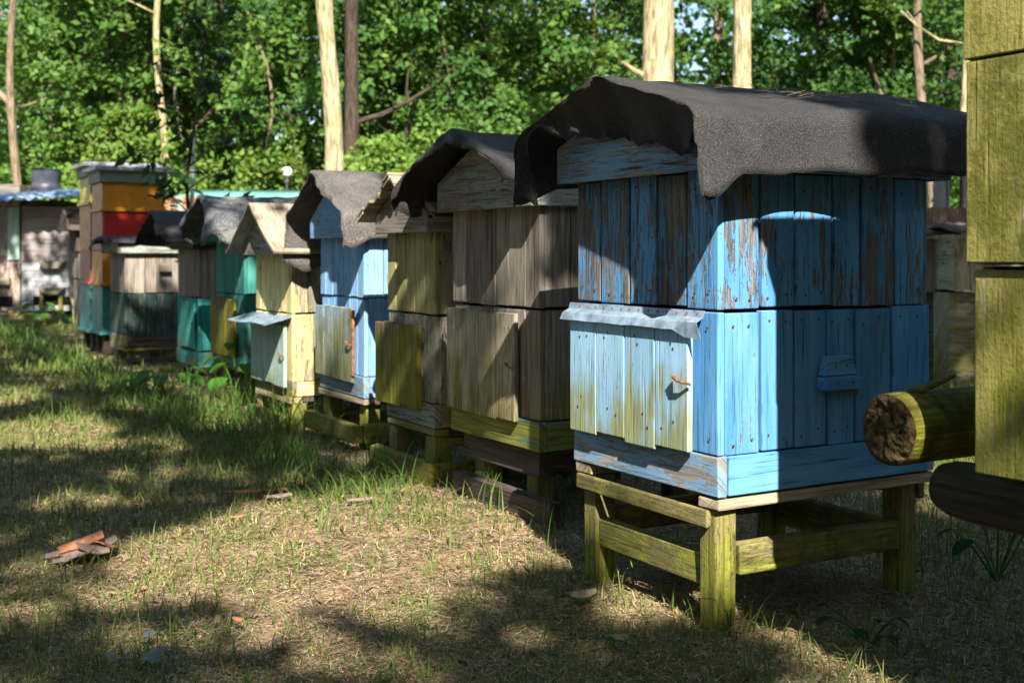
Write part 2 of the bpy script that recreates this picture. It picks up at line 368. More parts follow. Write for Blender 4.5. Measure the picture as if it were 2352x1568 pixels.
# ------------------------------------------------------------------ ground
YAW = R(30); DX = Vector((math.cos(YAW), math.sin(YAW), 0)); DY = Vector((-math.sin(YAW), math.cos(YAW), 0))
def ground_mat():
    t = NT('forest_floor'); tc = t.n('TexCoord').outputs['Object']
    a = t.noise(tc, 0.7, 4, 0.6); b = t.noise(tc, 6, 6, 0.65); c = t.noise(tc, 60, 5, 0.7); d = t.noise(tc, 2.2, 4, 0.6)
    col = t.mix(t.rng(b, 0.32, 0.68), (0.085, 0.058, 0.038), (0.34, 0.235, 0.145))
    col = t.mix(t.math('MULTIPLY', t.rng(c, 0.42, 0.7), 0.75), col, (0.56, 0.43, 0.28))
    col = t.mix(t.math('MULTIPLY', t.rng(c, 0.5, 0.3), 0.6), col, (0.035, 0.026, 0.018))
    sp = t.n('SeparateXYZ'); t.set(sp.inputs[0], tc)
    far = t.rng(sp.outputs[1], 8.0, 15.0)
    g = t.math('ADD', t.rng(d, 0.46, 0.62), t.math('MULTIPLY', far, 0.35), clamp=True)
    col = t.mix(t.math('MULTIPLY', g, 0.55), col, t.mix(c, (0.04, 0.075, 0.015), (0.13, 0.17, 0.04)))
    t.bump(t.math('ADD', c, t.math('MULTIPLY', b, 1.5)), 0.02)
    return t.done(col, 0.95, 0.1)
def gz(x, y):
    k = min(1.0, max(0.0, (math.hypot(x, y - 4) - 6) / 10))
    return 0.022 * mnoise.noise((x * 0.9, y * 0.9, 1.7)) + 0.012 * mnoise.noise((x * 3.1, y * 3.1, 4.2)) - 0.012 + k * 0.05 * mnoise.noise((x * .2, y * .2, 9.))
mb = MB()
xs = np.concatenate([np.linspace(-160, -12, 14), np.linspace(-10, 10, 100), np.linspace(12, 160, 14)])
ys = np.concatenate([np.linspace(-60, 0, 14), np.linspace(1, 14, 90), np.linspace(16, 60, 20), np.linspace(75, 300, 8)])
mb.grid([[(x, y, gz(x, y)) for y in ys] for x in xs])
tag(mb.build('ground', ground_mat()), kind='structure')

# ------------------------------------------------------------------ hives
class Hive:
    def __init__(s, name, label, xc, yfoot, xl, b, lv, xr=None, group='wooden beehives standing in a row', yaw=YAW):
        s.Y = EYE * F / (yfoot - 585); s.X = (xc - 1176) / F * s.Y
        ul, uc = (xl - 1176) / F, (xc - 1176) / F
        s.a = (uc - ul) * s.Y / (math.sin(yaw) + math.cos(yaw) * ul)
        if xr is not None:
            ur = (xr - 1176) / F; b = (ur - uc) * s.Y / (math.cos(yaw) - math.sin(yaw) * ur)
        s.b = b
        s.z = {k: EYE + (585 - y) / F * s.Y for k, y in lv.items()}
        s.yaw = yaw
        s.o = empty('beehive', (s.X, s.Y, 0), yaw, label, 'beehive', group)
    def stand(s, label, group='low timber stands under the beehives', name='hive_stand'):
        s.st = empty(name, (s.X, s.Y, 0), s.yaw, label, 'hive stand', group); return s.st
    def to_world(s, x, y, z):
        c, n = math.cos(s.yaw), math.sin(s.yaw)
        return Vector((s.X + c * x - n * y, s.Y + n * x + c * y, z))

def plank_run(n_len, w):
    k = max(1, round(n_len / w)); e = [0]
    for i in range(k): e.append(e[-1] + random.uniform(0.82, 1.2))
    return [x / e[-1] * n_len for x in e]

def section(h, name, mats, z0, z1, w=0.105, inset=0.0, jz=0.007, nails=False, bevel=0.003, gap=0.0045):
    """a storey of the hive: upright boards on four sides round a dark core"""
    a, b, mb = h.a, h.b, MB(); T = 0.02; i0 = inset
    def nail_pair(e0, e1, side):
        if not nails: return
        for zz in (z0 + 0.035, z1 - 0.04):
            for q in (0.25, 0.72):
                c = e0 + (e1 - e0) * q + random.uniform(-.006, .006); z = zz + random.uniform(-.012, .012)
                if side == 0: mb.disc((i0 - 0.0055, c, z), (-1, 0, 0), 0.0042, 2)
                else: mb.disc((c, i0 - 0.0055, z), (0, -1, 0), 0.0042, 2)
    e = plank_run(a - 2 * i0, w)
    for k in range(len(e) - 1):
        p = random.uniform(0, 0.004)
        mb.box((i0 - p, i0 + e[k] + gap * (k > 0), z0 + random.uniform(-jz, jz) * .5), (i0 + T, i0 + e[k + 1], z1 + random.uniform(-jz, 0)), 2, 0)
        mb.box((b - i0 - T, i0 + e[k] + gap, z0), (b - i0 + p, i0 + e[k + 1], z1), 2, 0)
        nail_pair(i0 + e[k], i0 + e[k + 1], 0)
    e = plank_run(b - 2 * i0 - 2 * T - 0.002, w)
    for k in range(len(e) - 1):
        p = random.uniform(0, 0.004); x0 = i0 + T + 0.001
        mb.box((x0 + e[k] + gap * (k > 0), i0 - p, z0 + random.uniform(-jz, jz) * .5), (x0 + e[k + 1], i0 + T, z1 + random.uniform(-jz, 0)), 2, 1)
        mb.box((x0 + e[k] + gap, a - i0 - T, z0), (x0 + e[k + 1], a - i0 + p, z1), 2, 1)
        nail_pair(x0 + e[k], x0 + e[k + 1], 1)
    mb.box((i0 + T + .002, i0 + T + .002, z0 + .004), (b - i0 - T - .002, a - i0 - T - .002, z1 - .008), 2, 3)
    m0, m1 = mats if isinstance(mats, tuple) else (mats, mats)
    return mb.build(name, [M[m0], M[m1], M['nail'], M['dark']], h.o, bevel)

def base_ring(h, mats, z0, z1, out=0.006, bevel=0.003, name='base_board'):
    mb = MB(); T = 0.026; a, b = h.a, h.b
    mb.box((-out, -out, z0), (T, a + out, z1), 1, 0, 0.002); mb.box((b - T, -out, z0), (b + out, a + out, z1), 1, 0)
    mb.box((T + .002, -out - .003, z0 + .002), (b - T - .002, T, z1 - .001), 0, 1, 0.001); mb.box((T + .002, a - T, z0), (b - T - .002, a + out, z1), 0, 1)
    mb.box((T + .004, T + .004, z0 + .01), (b - T - .004, a - T - .004, z1 - .01), 0, 2)
    m0, m1 = mats if isinstance(mats, tuple) else (mats, mats)
    return mb.build(name, [M[m0], M[m1], M['dark']], h.o, bevel)

def door(h, mat, y0, y1, z0, z1, n=4, out=0.042, w_tilt=0.0, latch=True, bevel=0.003, latch_z=0.5):
    mb = MB(); e = [y0 + (y1 - y0) * k / n for k in range(n + 1)]
    for k in range(n):
        q = random.uniform(0, .003)
        mb.box((-out - q, e[k] + (.0022 if k else 0), z0 + random.uniform(-.006, .006)), (-0.012, e[k + 1], z1 + random.uniform(-.008, 0)), 2, 0)
        for zz in (z0 + .06, z0 + .09, z1 - .07, z1 - .05):
            mb.disc((-out - q - .0012, e[k] + (e[k + 1] - e[k]) * random.uniform(.2, .8), zz + random.uniform(-.012, .012)), (-1, 0, 0), 0.004, 1)
    d = mb.build('door', [M[mat], M['nail']], h.o, bevel)
    if latch:
        lb = MB(); zz = z0 + (z1 - z0) * latch_z
        lb.tube([(-out - .004, y0 - .018, zz - .004), (-out - .016, y0 - .004, zz), (-out - .018, y0 + .02, zz + .002), (-out - .012, y0 + .045, zz + .012)], [.0035, .004, .004, .006], 6)
        lb.build('latch', M['rust'], d)
    return d

def felt(h, parent, mat, x0, x1, y0, y1, zb, zs, zr, droop, flap=None, ragged=0.01, seed=0, wrinkle=0.008, rows=44, peak=0.5, thick=0.0035, round_=1, tilt=0.0, inward=-0.42, dn=(.35, .18)):
    ym = y0 + (y1 - y0) * peak
    prof = [(y0 - .006, zb), (y0 - .002, (zb + zs) / 2), (y0 + .004, zs - .012), (y0 + .035, zs + .015), (ym, zr), (y1 - .035, zs + .015), (y1 - .004, zs - .012), (y1 + .002, (zb + zs) / 2), (y1 + .006, zb)]
    seg = [math.dist(prof[i], prof[i + 1]) for i in range(len(prof) - 1)]; L = sum(seg); N = 64
    pts = []
    for k in range(N):
        d = L * k / (N - 1); i = 0
        while i < len(seg) - 1 and d > seg[i]: d -= seg[i]; i += 1
        f = d / seg[i]; pts.append([prof[i][0] + (prof[i + 1][0] - prof[i][0]) * f, prof[i][1] + (prof[i + 1][1] - prof[i][1]) * f])
    for _ in range(round_):
        pts = [pts[0]] + [[(pts[i - 1][c] + 2 * pts[i][c] + pts[i + 1][c]) / 4 for c in (0, 1)] for i in range(1, N - 1)] + [pts[-1]]
    P = []
    nz = lambda p, s: mnoise.noise((p[0] * s + seed, p[1] * s + seed * 2.3, p[2] * s))
    def base(x, k, extra=0.0):
        y, z = pts[k]; w = min(1, max(0, (zs - z) / max(1e-3, zs - zb)))
        near = y < ym; z += tilt * (x - x0)
        drop = ragged * nz((x * 2.0, 0.0 if near else 7.0, 0), 3.0) + 0.35 * ragged * nz((x, 3.0, near), 16)
        if flap: drop -= flap(x, near)
        z += drop * w; side = -1 if near else 1
        p = Vector((x, y, z))
        n1 = nz(p, 3.2); n2 = nz(p, 9)
        p.z += wrinkle * (n1 + 0.4 * n2) * (1 - w)
        p.y += side * (wrinkle * 1.5 * (n1 + .5 * n2)) * w
        cr = abs(nz(p, 5.5)) ** .6; p.z += wrinkle * .9 * (.5 - cr) * (1 - w); p.y += side * wrinkle * .8 * (.5 - cr) * w
        return p
    K = 7
    for k in range(K, 0, -1):
        f = k / K; row = []
        for j in range(N):
            p = base(x0 + .004 * math.sin(j * .9), j); d = max(0.006, droop(j / (N - 1)) * (1 + dn[0] * nz((j * .16, 1, 2), 1.0) + dn[1] * nz((j * .5, 4, 2), 1.0)))
            ang = min(1.45, 0.5 + 1.3 * f)
            row.append(p + Vector((d * (inward * math.sin(f * 1.5)) + 0.012 * nz((j * .25, f * 2, 5), 1.0), 0, -d * (f ** 1.25))))
        P.append(row)
    for i in range(rows):
        x = x0 + (x1 - x0) * (i / (rows - 1))
        P.append([base(x, j) for j in range(N)])
    mb = MB(); mb.grid(P)
    o = mb.build('roof_felt', M[mat], parent, solid=thick)
    return o

def gable_roof(h, mats, zb, zs, zr, over=0.03, th=0.022, peak=0.5, bevel=0.003, side_h=None):
    a, b = h.a, h.b; mb = MB(); y0, y1 = -over, a + over; ym = y0 + (y1 - y0) * peak
    poly = [(y0, zb), (y1, zb), (y1, zs), (ym, zr), (y0, zs)]
    mb.prism(poly, 0, -over - th, -over, 1, 0); mb.prism(poly, 0, b + over, b + over + th, 1, 0)
    mb.box((-over + .001, y0, zb + .002), (b + over - .001, y0 + th, zs - .004), 0, 1); mb.box((-over + .001, y1 - th, zb + .002), (b + over - .001, y1, zs - .004), 0, 1)
    # deck under the covering
    for s_, ya, za, yb, zb_ in ((0, y0, zs, ym, zr), (1, y1, zs, ym, zr)):
        mb.prism([(ya, za - .02), (yb, zb_ - .02), (yb, zb_ - .004), (ya, za - .004)], 0, -over - th + .002, b + over + th - .002, 0, 2)
    mb.box((.0, .0, zb + .01), (b, a, zb + .02), 0, 2)
    m0, m1 = mats if isinstance(mats, tuple) else (mats, mats)
    return mb.build('roof', [M[m0], M[m1], M['dark']], h.o, bevel)

def leg(st, mat, x, y, w, z0, z1, d=None, taper=0.0, bevel=0.004):
    mb = MB(); d = d or w
    mb.box((x, y, z0), (x + w, y + d, z1), 2, 0, 0.003)
    return mb.build('leg', M[mat], st, bevel)
def rail(st, mat, lo, hi, along, jit=0.003, name='rail', bevel=0.004):
    mb = MB(); mb.box(lo, hi, along, 0, jit); return mb.build(name, M[mat], st, bevel)

# ---- H1: big blue hive
H1 = Hive('beehive', 'large blue beehive of peeling boards under black felt, with landing block and tin strip', 1650, 1454, 1325, 0.78, dict(bb=1143, bt=1050, seam=712, rb=405), xr=2138)
a, b, z = H1.a, H1.b, H1.z
base_ring(H1, ('blue_base', 'blue_plain'), z['bb'], z['bt'])
section(H1, 'lower_body', ('blue', 'blue_plain'), z['bt'] + .002, z['seam'] - .003, 0.118, 0.0, nails=True, gap=.0075)
section(H1, 'upper_body', ('blue_peeled_front', 'blue_peeled'), z['seam'] + .002, z['rb'] + .02, 0.118, 0.004, nails=True, gap=.0075)
dr = door(H1, 'blue_door', 0.085, a - .012, z['bt'] - .004, z['seam'] - .035, 4, 0.030, latch_z=0.55)
tm = MB(); P = []
for i in range(15):
    y = 0.045 + (a - 0.02) * i / 14; w = .004 * mnoise.noise((i * .6, 0, 0)) + .003 * mnoise.noise((i * 1.7, 3, 0))
    tip = .02 if i < 2 else 0
    P.append([(-.006, y, z['seam'] - .004), (-.012, y, z['seam'] - .022), (-.034, y, z['seam'] - .034 + w * .5), (-.043 - w * .5 + tip * .4, y - (.02 if i == 0 else 0), z['seam'] - .054 + w - tip)])
tm.grid(P, sm=False)
for q in range(14): tm.disc((-.010, 0.07 + q * .042, z['seam'] - .013), (-1, 0, .3), .004, 1)
tm.build('tin_strip', [M['tin'], M['rust']], H1.o, solid=.0015)
lb = MB(); xm = 0.392
lb.prism([(xm - .062, .592), (xm + .066, .592), (xm + .062, .628), (xm - .064, .628)], 1, -.045, -.006, 0)
lb.prism([(xm - .060, .630), (xm + .060, .630), (xm + .042, .682), (xm - .044, .682)], 1, -.032, -.006, 0)
lb.prism([(xm - .02, .586), (xm + .07, .575), (xm + .066, .59), (xm - .06, .591)], 1, -.03, -.008, 0, 1)
for q in ((-.025, .61), (.03, .612), (-.02, .655), (.02, .655)): lb.disc((xm + q[0], -.0465 if q[1] < .63 else -.0335, q[1]), (0, -1, 0), .004, 2)
lb.build('landing_board', [M['blue'], M['grey'], M['nail']], H1.o, .003)
rf = gable_roof(H1, ('blue_base', 'blue_base'), z['rb'] + .014, 1.265, 1.395, 0.03)
def fl1(x, near):
    if near: return 0.07 * max(0, 1 - abs(x + .118) / .085)
    return 0.05 * max(0, 1 - abs(x + .12) / .12)
felt(H1, rf, 'felt', -.15, b + .17, -.10, a + .115, 1.143, 1.290, 1.424,
     lambda s: 0.012 + (.115 + .14 * max(0, s - .22) - .60 * max(0, s - .5)) / (1 + math.exp((s - .735) / .010)) / (1 + math.exp(-(s - .17) / .02)) + 0.13 * math.exp(-((s - .90) / .05) ** 2), fl1, 0.016, 3, 0.011, tilt=.033, inward=.56, dn=(.16, .2))
st = H1.stand('yellow-green mossy four legged stand under the large blue beehive')
zt = z['bb'] - .002; lw = 0.064
leg(st, 'stand', 0.005, 0.015, lw, -.02, zt - .034); leg(st, 'stand', b - .10, 0.02, lw, -.02, zt - .034)
leg(st, 'stand', 0.01, a - .09, lw, -.02, zt - .034); leg(st, 'stand', b - .10, a - .10, lw, -.02, zt - .034)
rail(st, 'stand_pale', (-.004, -.006, zt - .032), (b + .004, .075, zt - .002), 0, name='top_board'); rail(st, 'stand_pale', (-.004, a - .08, zt - .032), (b, a, zt - .002), 0, name='top_board')
rail(st, 'stand', (-.012, .03, zt - .078), (.004, a - .012, zt - .036), 1); rail(st, 'stand', (b - .012, .03, zt - .085), (b + .008, a - .012, zt - .036), 1)
rail(st, 'stand', (.092, .022, .125), (b - .102, .062, .205), 0); rail(st, 'stand', (.092, a - .075, .125), (b - .102, a - .035, .205), 0)
rail(st, 'stand', (.016, .085, .10), (.050, a - .092, .18), 1); rail(st, 'stand', (b - .085, .107, .09), (b - .045, a - .102, .185), 1)
# ---- H2: grey hive with mossy front
H2 = Hive('beehive', 'unpainted grey-brown beehive with mossy door and green base board under drooping black felt', 1240, 1200, 1042, 0.78, dict(bb=1039, bt=971, seam=709, rb=474))
a, b, z = H2.a, H2.b, H2.z
base_ring(H2, ('moss_base', 'moss_base'), z['bb'], z['bt'], .008)
section(H2, 'lower_body', 'grey', z['bt'] + .002, z['seam'] - .003, 0.11, 0.006)
section(H2, 'upper_body', 'grey', z['seam'] + .002, z['rb'] + .02, 0.115, 0.0)
door(H2, 'grey_mossy', 0.13, a + .005, z['bt'] - .012, z['seam'] - .02, 4, 0.028)
rf = gable_roof(H2, ('greengrey', 'greengrey'), z['rb'], 1.235, 1.39, 0.035)
felt(H2, rf, 'felt', -.17, b + .10, -.03, a + .17, 1.205, 1.25, 1.415, lambda s: 0.012 + .04 * math.exp(-((s - .5) / .2) ** 2) + .10 * math.exp(-((s - .93) / .05) ** 2),
     lambda x, near: (0 if near else .10 * max(0, 1 - abs(x + .1) / .3)), 0.014, 11, 0.012, peak=0.44)
st = H2.stand('dark brown stand with rough low board under the grey-brown beehive')
zt = z['bb'] - .004
rail(st, 'brown', (.03, .05, zt - .10), (.09, a - .03, zt), 1); rail(st, 'brown', (.095, .06, zt - .075), (b - .05, .11, zt - .002), 0); rail(st, 'brown', (b - .1, .05, zt - .10), (b - .045, a - .03, zt), 1)
leg(st, 'grey_mossy', .05, .10, .08, -.02, zt - .102); leg(st, 'grey_mossy', .05, a - .17, .08, -.02, zt - .102); leg(st, 'brown', b - .14, .06, .08, -.02, zt - .102); leg(st, 'brown', b - .14, a - .15, .08, -.02, zt - .102)
rail(st, 'brown', (-.02, -.10, .0), (.03, a - .02, .085), 1, 0.006)
# ---- H3: olive hive with shingle scraps
H3 = Hive('beehive', 'olive-yellow beehive with grey box roof of loose wood strips and moss covered door', 999, 1110, 892, 0.74, dict(bb=984, bt=930, seam=723, rb=534))
a, b, z = H3.a, H3.b, H3.z
base_ring(H3, ('greengrey', 'grey'), z['bb'], z['bt'], .006)
section(H3, 'lower_body', 'olive_low', z['bt'] + .002, z['seam'] - .003, 0.11, 0.004)
section(H3, 'upper_body', ('olive', 'olive_low'), z['seam'] + .002, z['rb'] + .02, 0.095, 0.0)
door(H3, 'moss_door', 0.105, a + .075, z['bt'] - .03, z['seam'] - .045, 5, 0.03)
rf = gable_roof(H3, 'grey', z['rb'], 1.12, 1.27, 0.03)
sh = MB()
for i in range(16):
    f = i / 15; y = -.05 + (a + .10) * f; zz = 1.125 + (1.275 - 1.125) * (1 - abs(f - .5) * 2)
    for q in range(2):
        dzz = random.uniform(0, .012) + q * .016; sl = (1 if f < .5 else -1) * .035
        x1 = b * .55 if q else b + .06
        sh.prism([(y - .03, zz - .014 + dzz - sl * .5), (y + .032, zz - .014 + dzz + sl * .5), (y + .032, zz - .002 + dzz + sl * .5), (y - .03, zz - .002 + dzz - sl * .5)], 0, (-.07 - random.uniform(0, .05)) if f > .42 else -.04, x1, 0)
sh.build('wood_strip', M['roof_ply'], rf, .002)
st = H3.stand('yellow-green mossy stand with low side boards under the olive beehive')
zt = z['bb'] - .004
rail(st, 'grey', (-.004, .0, zt - .03), (.06, a, zt), 1, name='top_board'); rail(st, 'brown', (.065, .0, zt - .03), (b, .06, zt - .002), 0, name='top_board'); rail(st, 'grey', (.065, .005, zt - .07), (b, .05, zt - .04), 0, name='top_board')
for x_, y_ in ((.0, .01), (.0, a - .09), (b - .1, .01), (b - .1, a - .09)): leg(st, 'stand', x_, y_, .085, -.02, zt - (.034 if x_ < .1 else .072))
rail(st, 'stand', (-.05, -.06, -.01), (-.006, a + .10, .085), 1, 0.006); rail(st, 'stand', (-.002, -.062, -.01), (b, -.02, .085), 0, 0.005)
# ---- H4: light blue hive
H4 = Hive('beehive', 'light blue beehive with mossy grey-blue door and torn grey felt over its pointed roof', 837, 1030, 738, 0.76, dict(bb=915, bt=867, seam=684, rb=545))
a, b, z = H4.a, H4.b, H4.z
base_ring(H4, ('blue_base', 'blue_base'), z['bb'], z['bt'], .006)
section(H4, 'lower_body', 'blue_far', z['bt'] + .002, z['seam'] - .003, 0.09, 0.006)
section(H4, 'upper_body', 'blue_far', z['seam'] + .002, z['rb'] + .02, 0.09, 0.0)
door(H4, 'blue_moss_door', 0.10, a + .02, z['bt'] - .03, z['seam'] - .05, 4, 0.026)
rail(H4.o, 'rust', (-.030, .085, z['bt'] + .0), (-.014, .098, z['seam'] - .06), 2, .001, 'hinge_bar')
rf = gable_roof(H4, 'blue_far', z['rb'], 1.13, 1.335, 0.03)
felt(H4, rf, 'felt_grey', -.13, b + .10, -.055, a + .19, 1.03, 1.15, 1.385, lambda s: 0.012 + .03 * math.exp(-((s - .35) / .1) ** 2),
     lambda x, near: (.05 * max(0, 1 - abs(x + .09) / .1) - .03 * max(0, (x - .3)) if near else .18 * max(0, 1 - abs(x + .02) / .35)), 0.018, 23, 0.010, dn=(.15, .15))
st = H4.stand('yellow-green stand with grey posts under the light blue beehive')
zt = z['bb'] - .004
rail(st, 'stand_pale', (-.004, .0, zt - .03), (.05, a + .03, zt), 1, name='top_board'); rail(st, 'brown', (.055, .0, zt - .03), (b, .05, zt - .002), 0, name='top_board')
for x_, y_ in ((.02, .03), (.02, a - .06), (b - .1, .03), (b - .1, a - .09)): leg(st, 'stand', x_, y_, .08, -.02, zt - .034)
rail(st, 'stand', (-.07, -.04, .03), (-.02, a + .08, .12), 1, 0.006); rail(st, 'stand', (-.016, -.045, .03), (b, .0, .12), 0, 0.005)
# ---- H5: yellow hive
H5 = Hive('beehive', 'pale yellow beehive with turquoise door, tin ledge and thin pointed sheet roof', 671, 980, 589, 0.7, dict(bb=912, bt=878, seam=720, rb=586))
a, b, z = H5.a, H5.b, H5.z
base_ring(H5, ('grey', 'yellow'), z['bb'], z['bt'], .0)
section(H5, 'lower_body', ('yellow', 'yellow_peeled'), z['bt'] + .002, z['seam'] - .003, 0.10, 0.0)
section(H5, 'upper_body', ('yellow', 'yellow_peeled'), z['seam'] + .002, z['rb'] + .02, 0.085, 0.0)
door(H5, 'aqua', 0.05, a + .01, z['bt'] - .03, z['seam'] - .06, 3, 0.03)
tm = MB(); tm.grid([[(-.002, y, z['seam'] - .02), (-.03, y, z['seam'] - .03), (-.16, y, z['seam'] - .062 + .006 * math.sin(y * 9))] for y in np.linspace(-.0, a + .06, 8)], sm=False)
tm.build('tin_ledge', M['tin'], H5.o, solid=.003)
rf = gable_roof(H5, ('greengrey', 'yellow'), z['rb'], 1.01, 1.215, 0.05)
for sgn in (0, 1):
    dm = MB(); P = []
    ye, yr = (-.13, a / 2) if sgn == 0 else (a + .13, a / 2)
    for i in range(9):
        x = -.15 + (b + .25) * i / 8
        P.append([(x, ye + (yr - ye) * k / 8, 1.01 - .055 + (1.235 - .955) * (k / 8) + .006 * mnoise.noise((x * 3, k * .8, 2 + sgn)) - .012 * math.sin(math.pi * k / 8)) for k in range(9)])
    dm.grid(P, sm=False); dm.build('roof_sheet', M['roof_ply' if sgn == 0 else 'grey'], rf, solid=.012 if sgn == 0 else -.012)
st = H5.stand('pale yellow-green low stand under the pale yellow beehive')
zt = z['bb'] - .003
rail(st, 'stand_pale', (-.01, .0, zt - .035), (.06, a, zt), 1, name='top_board'); rail(st, 'brown', (.065, .0, zt - .03), (b, .05, zt - .002), 0, name='top_board')
for x_, y_ in ((.0, .0), (.0, a - .09), (b - .1, .0), (b - .1, a - .09)): leg(st, 'stand' if y_ < .1 else 'stand_pale', x_, y_, .085, -.02, zt - .036)
rail(st, 'stand', (-.05, -.04, -.02), (-.005, a + .03, .06), 1, 0.005); rail(st, 'stand', (.0, -.05, -.02), (b, -.005, .06), 0, 0.005)
# ---- H6: green hive
H6 = Hive('beehive', 'teal green beehive with mossy yellow-green door and lumpy lichen grey felt', 561, 930, 497, 0.74, dict(bb=845, bt=817, seam=676, rb=553))
a, b, z = H6.a, H6.b, H6.z
base_ring(H6, 'teal', z['bb'], z['bt'], .004)
section(H6, 'lower_body', 'teal', z['bt'] + .002, z['seam'] - .003, 0.10, 0.004)
section(H6, 'upper_body', 'teal', z['seam'] + .002, z['rb'] + .02, 0.10, 0.0)
door(H6, 'moss_door', 0.12, a + .04, z['bt'] - .02, z['seam'] - .03, 3, 0.03)
rf = gable_roof(H6, 'teal', z['rb'], 1.14, 1.30, 0.03)
felt(H6, rf, 'felt_mossy', -.19, b + .12, -.12, a + .13, 1.06, 1.17, 1.33, lambda s: 0.02 + .16 * math.exp(-((s - .17) / .10) ** 2) + .05 * math.exp(-((s - .85) / .05) ** 2),
     lambda x, near: .05 * max(0, 1 - abs(x + .12) / .12), 0.02, 31, 0.012, thick=.012)
st = H6.stand('greenish stand with thin posts under the teal green beehive')
zt = z['bb'] - .003
for x_, y_ in ((.03, .03), (.03, a - .09), (b - .1, .03), (b - .1, a - .09)): leg(st, 'stand', x_, y_, .07, -.02, zt - .03)
rail(st, 'stand', (.0, .0, zt - .028), (.05, a, zt), 1); rail(st, 'stand', (.055, .0, zt - .028), (b, .05, zt - .002), 0); rail(st, 'stand', (-.04, -.03, .01), (.0, a, .10), 1, .004)
# ---- H7
H7 = Hive('beehive', 'beehive with brown-grey upper half and bright teal lower half under dark felt hood', 457, 880, 408, 0.74, dict(bb=845, bt=810, seam=684, rb=573))
a, b, z = H7.a, H7.b, H7.z
base_ring(H7, 'teal_bright', z['bb'], z['bt'], .006)
section(H7, 'lower_body', 'teal_bright', z['bt'] + .012, z['seam'] - .003, 0.11, 0.0)
section(H7, 'upper_body', 'grey', z['seam'] + .002, z['rb'] + .02, 0.11, 0.004)
door(H7, 'teal_bright', 0.05, a * .75, z['bt'] + .03, z['seam'] - .03, 2, 0.02)
rf = gable_roof(H7, 'brown', z['rb'], 1.10, 1.25, 0.03)
felt(H7, rf, 'felt', -.26, b + .10, -.10, a + .22, 1.03, 1.10, 1.285, lambda s: 0.014 + .06 * math.exp(-((s - .2) / .12) ** 2), lambda x, near: .0, 0.01, 41, 0.008)
st = H7.stand('dark low stand under the two tone grey and teal beehive')
zt = z['bb'] - .003
for x_, y_ in ((.02, .04), (.02, a - .1), (b - .1, .04), (b - .1, a - .1)): leg(st, 'brown', x_, y_, .08, -.02, zt - .03)
rail(st, 'brown', (.0, .0, zt - .028), (.06, a, zt), 1); rail(st, 'brown', (.065, .0, zt - .028), (b, .06, zt - .002), 0)
# ---- H8
H8 = Hive('beehive', 'low beehive of grey boards above dark green boards under a flat felt roof', 287, 833, 253, 0.6, dict(bb=799, bt=772, seam=674, rb=582), xr=412)
a, b, z = H8.a, H8.b, H8.z
base_ring(H8, ('olive_low', 'brown'), z['bb'], z['bt'], .004)
section(H8, 'lower_body', 'dkgreen', z['bt'] + .002, z['seam'] - .003, 0.095, 0.0)
section(H8, 'upper_body', 'grey', z['seam'] + .002, z['rb'] + .02, 0.13, 0.004)
rail(H8.o, 'grey', (b * .62, -.05, .80), (b * .83, -.006, .87), 0, name='landing_board')
rf = gable_roof(H8, ('olive_low', 'greengrey'), z['rb'], 1.05, 1.09, 0.05)
felt(H8, rf, 'felt', -.14, b + .10, -.075, a + .09, 1.055, 1.075, 1.115, lambda s: 0.02 + .02 * math.sin(s * 9) ** 2 + .08 * max(0, s - .55), lambda x, near: .01, 0.02, 51, 0.012)
st = H8.stand('grey low stand with open frame under the grey and dark green beehive')
zt = z['bb'] - .003
for x_, y_ in ((.04, .04), (.04, a - .1), (b - .12, .04), (b - .12, a - .1)): leg(st, 'olive_low', x_, y_, .09, -.02, zt - .03)
rail(st, 'grey', (.0, .0, zt - .028), (.06, a, zt), 1); rail(st, 'grey', (.065, .0, zt - .028), (b, .06, zt - .002), 0); rail(st, 'brown', (.0, -.03, .0), (b, .01, .04), 0)
# ---- tall stacks of painted boxes
def box_storey(h, name, front, side, z0, z1, lip=True, lipm=None):
    mb = MB(); a, b = h.a, h.b; T = .02
    mb.box((0, 0, z0), (T, a, z1), 1, 0); mb.box((T + .001, .002, z0), (b, T, z1), 0, 1); mb.box((b - T, T + .001, z0), (b - .001, a, z1), 1, 1); mb.box((T + .001, a - T, z0), (b - T - .001, a - .002, z1), 0, 1)
    mb.box((T + .002, T + .002, z0 + .01), (b - T - .002, a - T - .002, z1 - .004), 0, 2)
    if lip:
        mb.box((-.022, -.022, z0), (-.001, a + .022, z0 + .03), 1, 0); mb.box((.0, -.024, z0 + .001), (b + .02, -.001, z0 + .031), 0, 1)
    mb.build(name, [M[front], M[side], M['dark']], h.o, .003)
def flat_lid(h, z0, z1):
    mb = MB(); a, b = h.a, h.b; o = .03
    mb.box((-o, -o, z0), (b + o, a + o, z1 - .03), 0, 0)
    lid = mb.build('roof', M['lid'], h.o, .004)
    t = MB(); o = .075
    t.box((-o, -o, z1 - .045), (b + o, a + o, z1), 0, 0)
    for k in range(6): t.disc((b * k / 5, -o - .001, z1 - .024), (0, -1, 0), .008, 1)
    t.build('metal_cover', [M['zinc'], M['dark']], lid, .008)
H10 = Hive('beehive', 'tall beehive of stacked orange, dark red and turquoise boxes under flat grey lid', 234.5, 815, 211, 0.7, dict(bt=769, s1=658, s2=575, s3=485, rb=419, top=381), xr=377)
z = H10.z
box_storey(H10, 'bottom_box', 'teal_box', 'teal_box', z['bt'], z['s1'] - .004)
box_storey(H10, 'orange_box', 'orange_pale', 'orange', z['s1'], z['s2'] - .004)
box_storey(H10, 'red_box', 'red_pale', 'red', z['s2'], z['s3'] - .004, False)
box_storey(H10, 'orange_box', 'orange_pale', 'orange', z['s3'], z['rb'])
flat_lid(H10, z['rb'] + .003, z['top'])
st = H10.stand('dark brick-like block stand under the tall orange and red beehive')
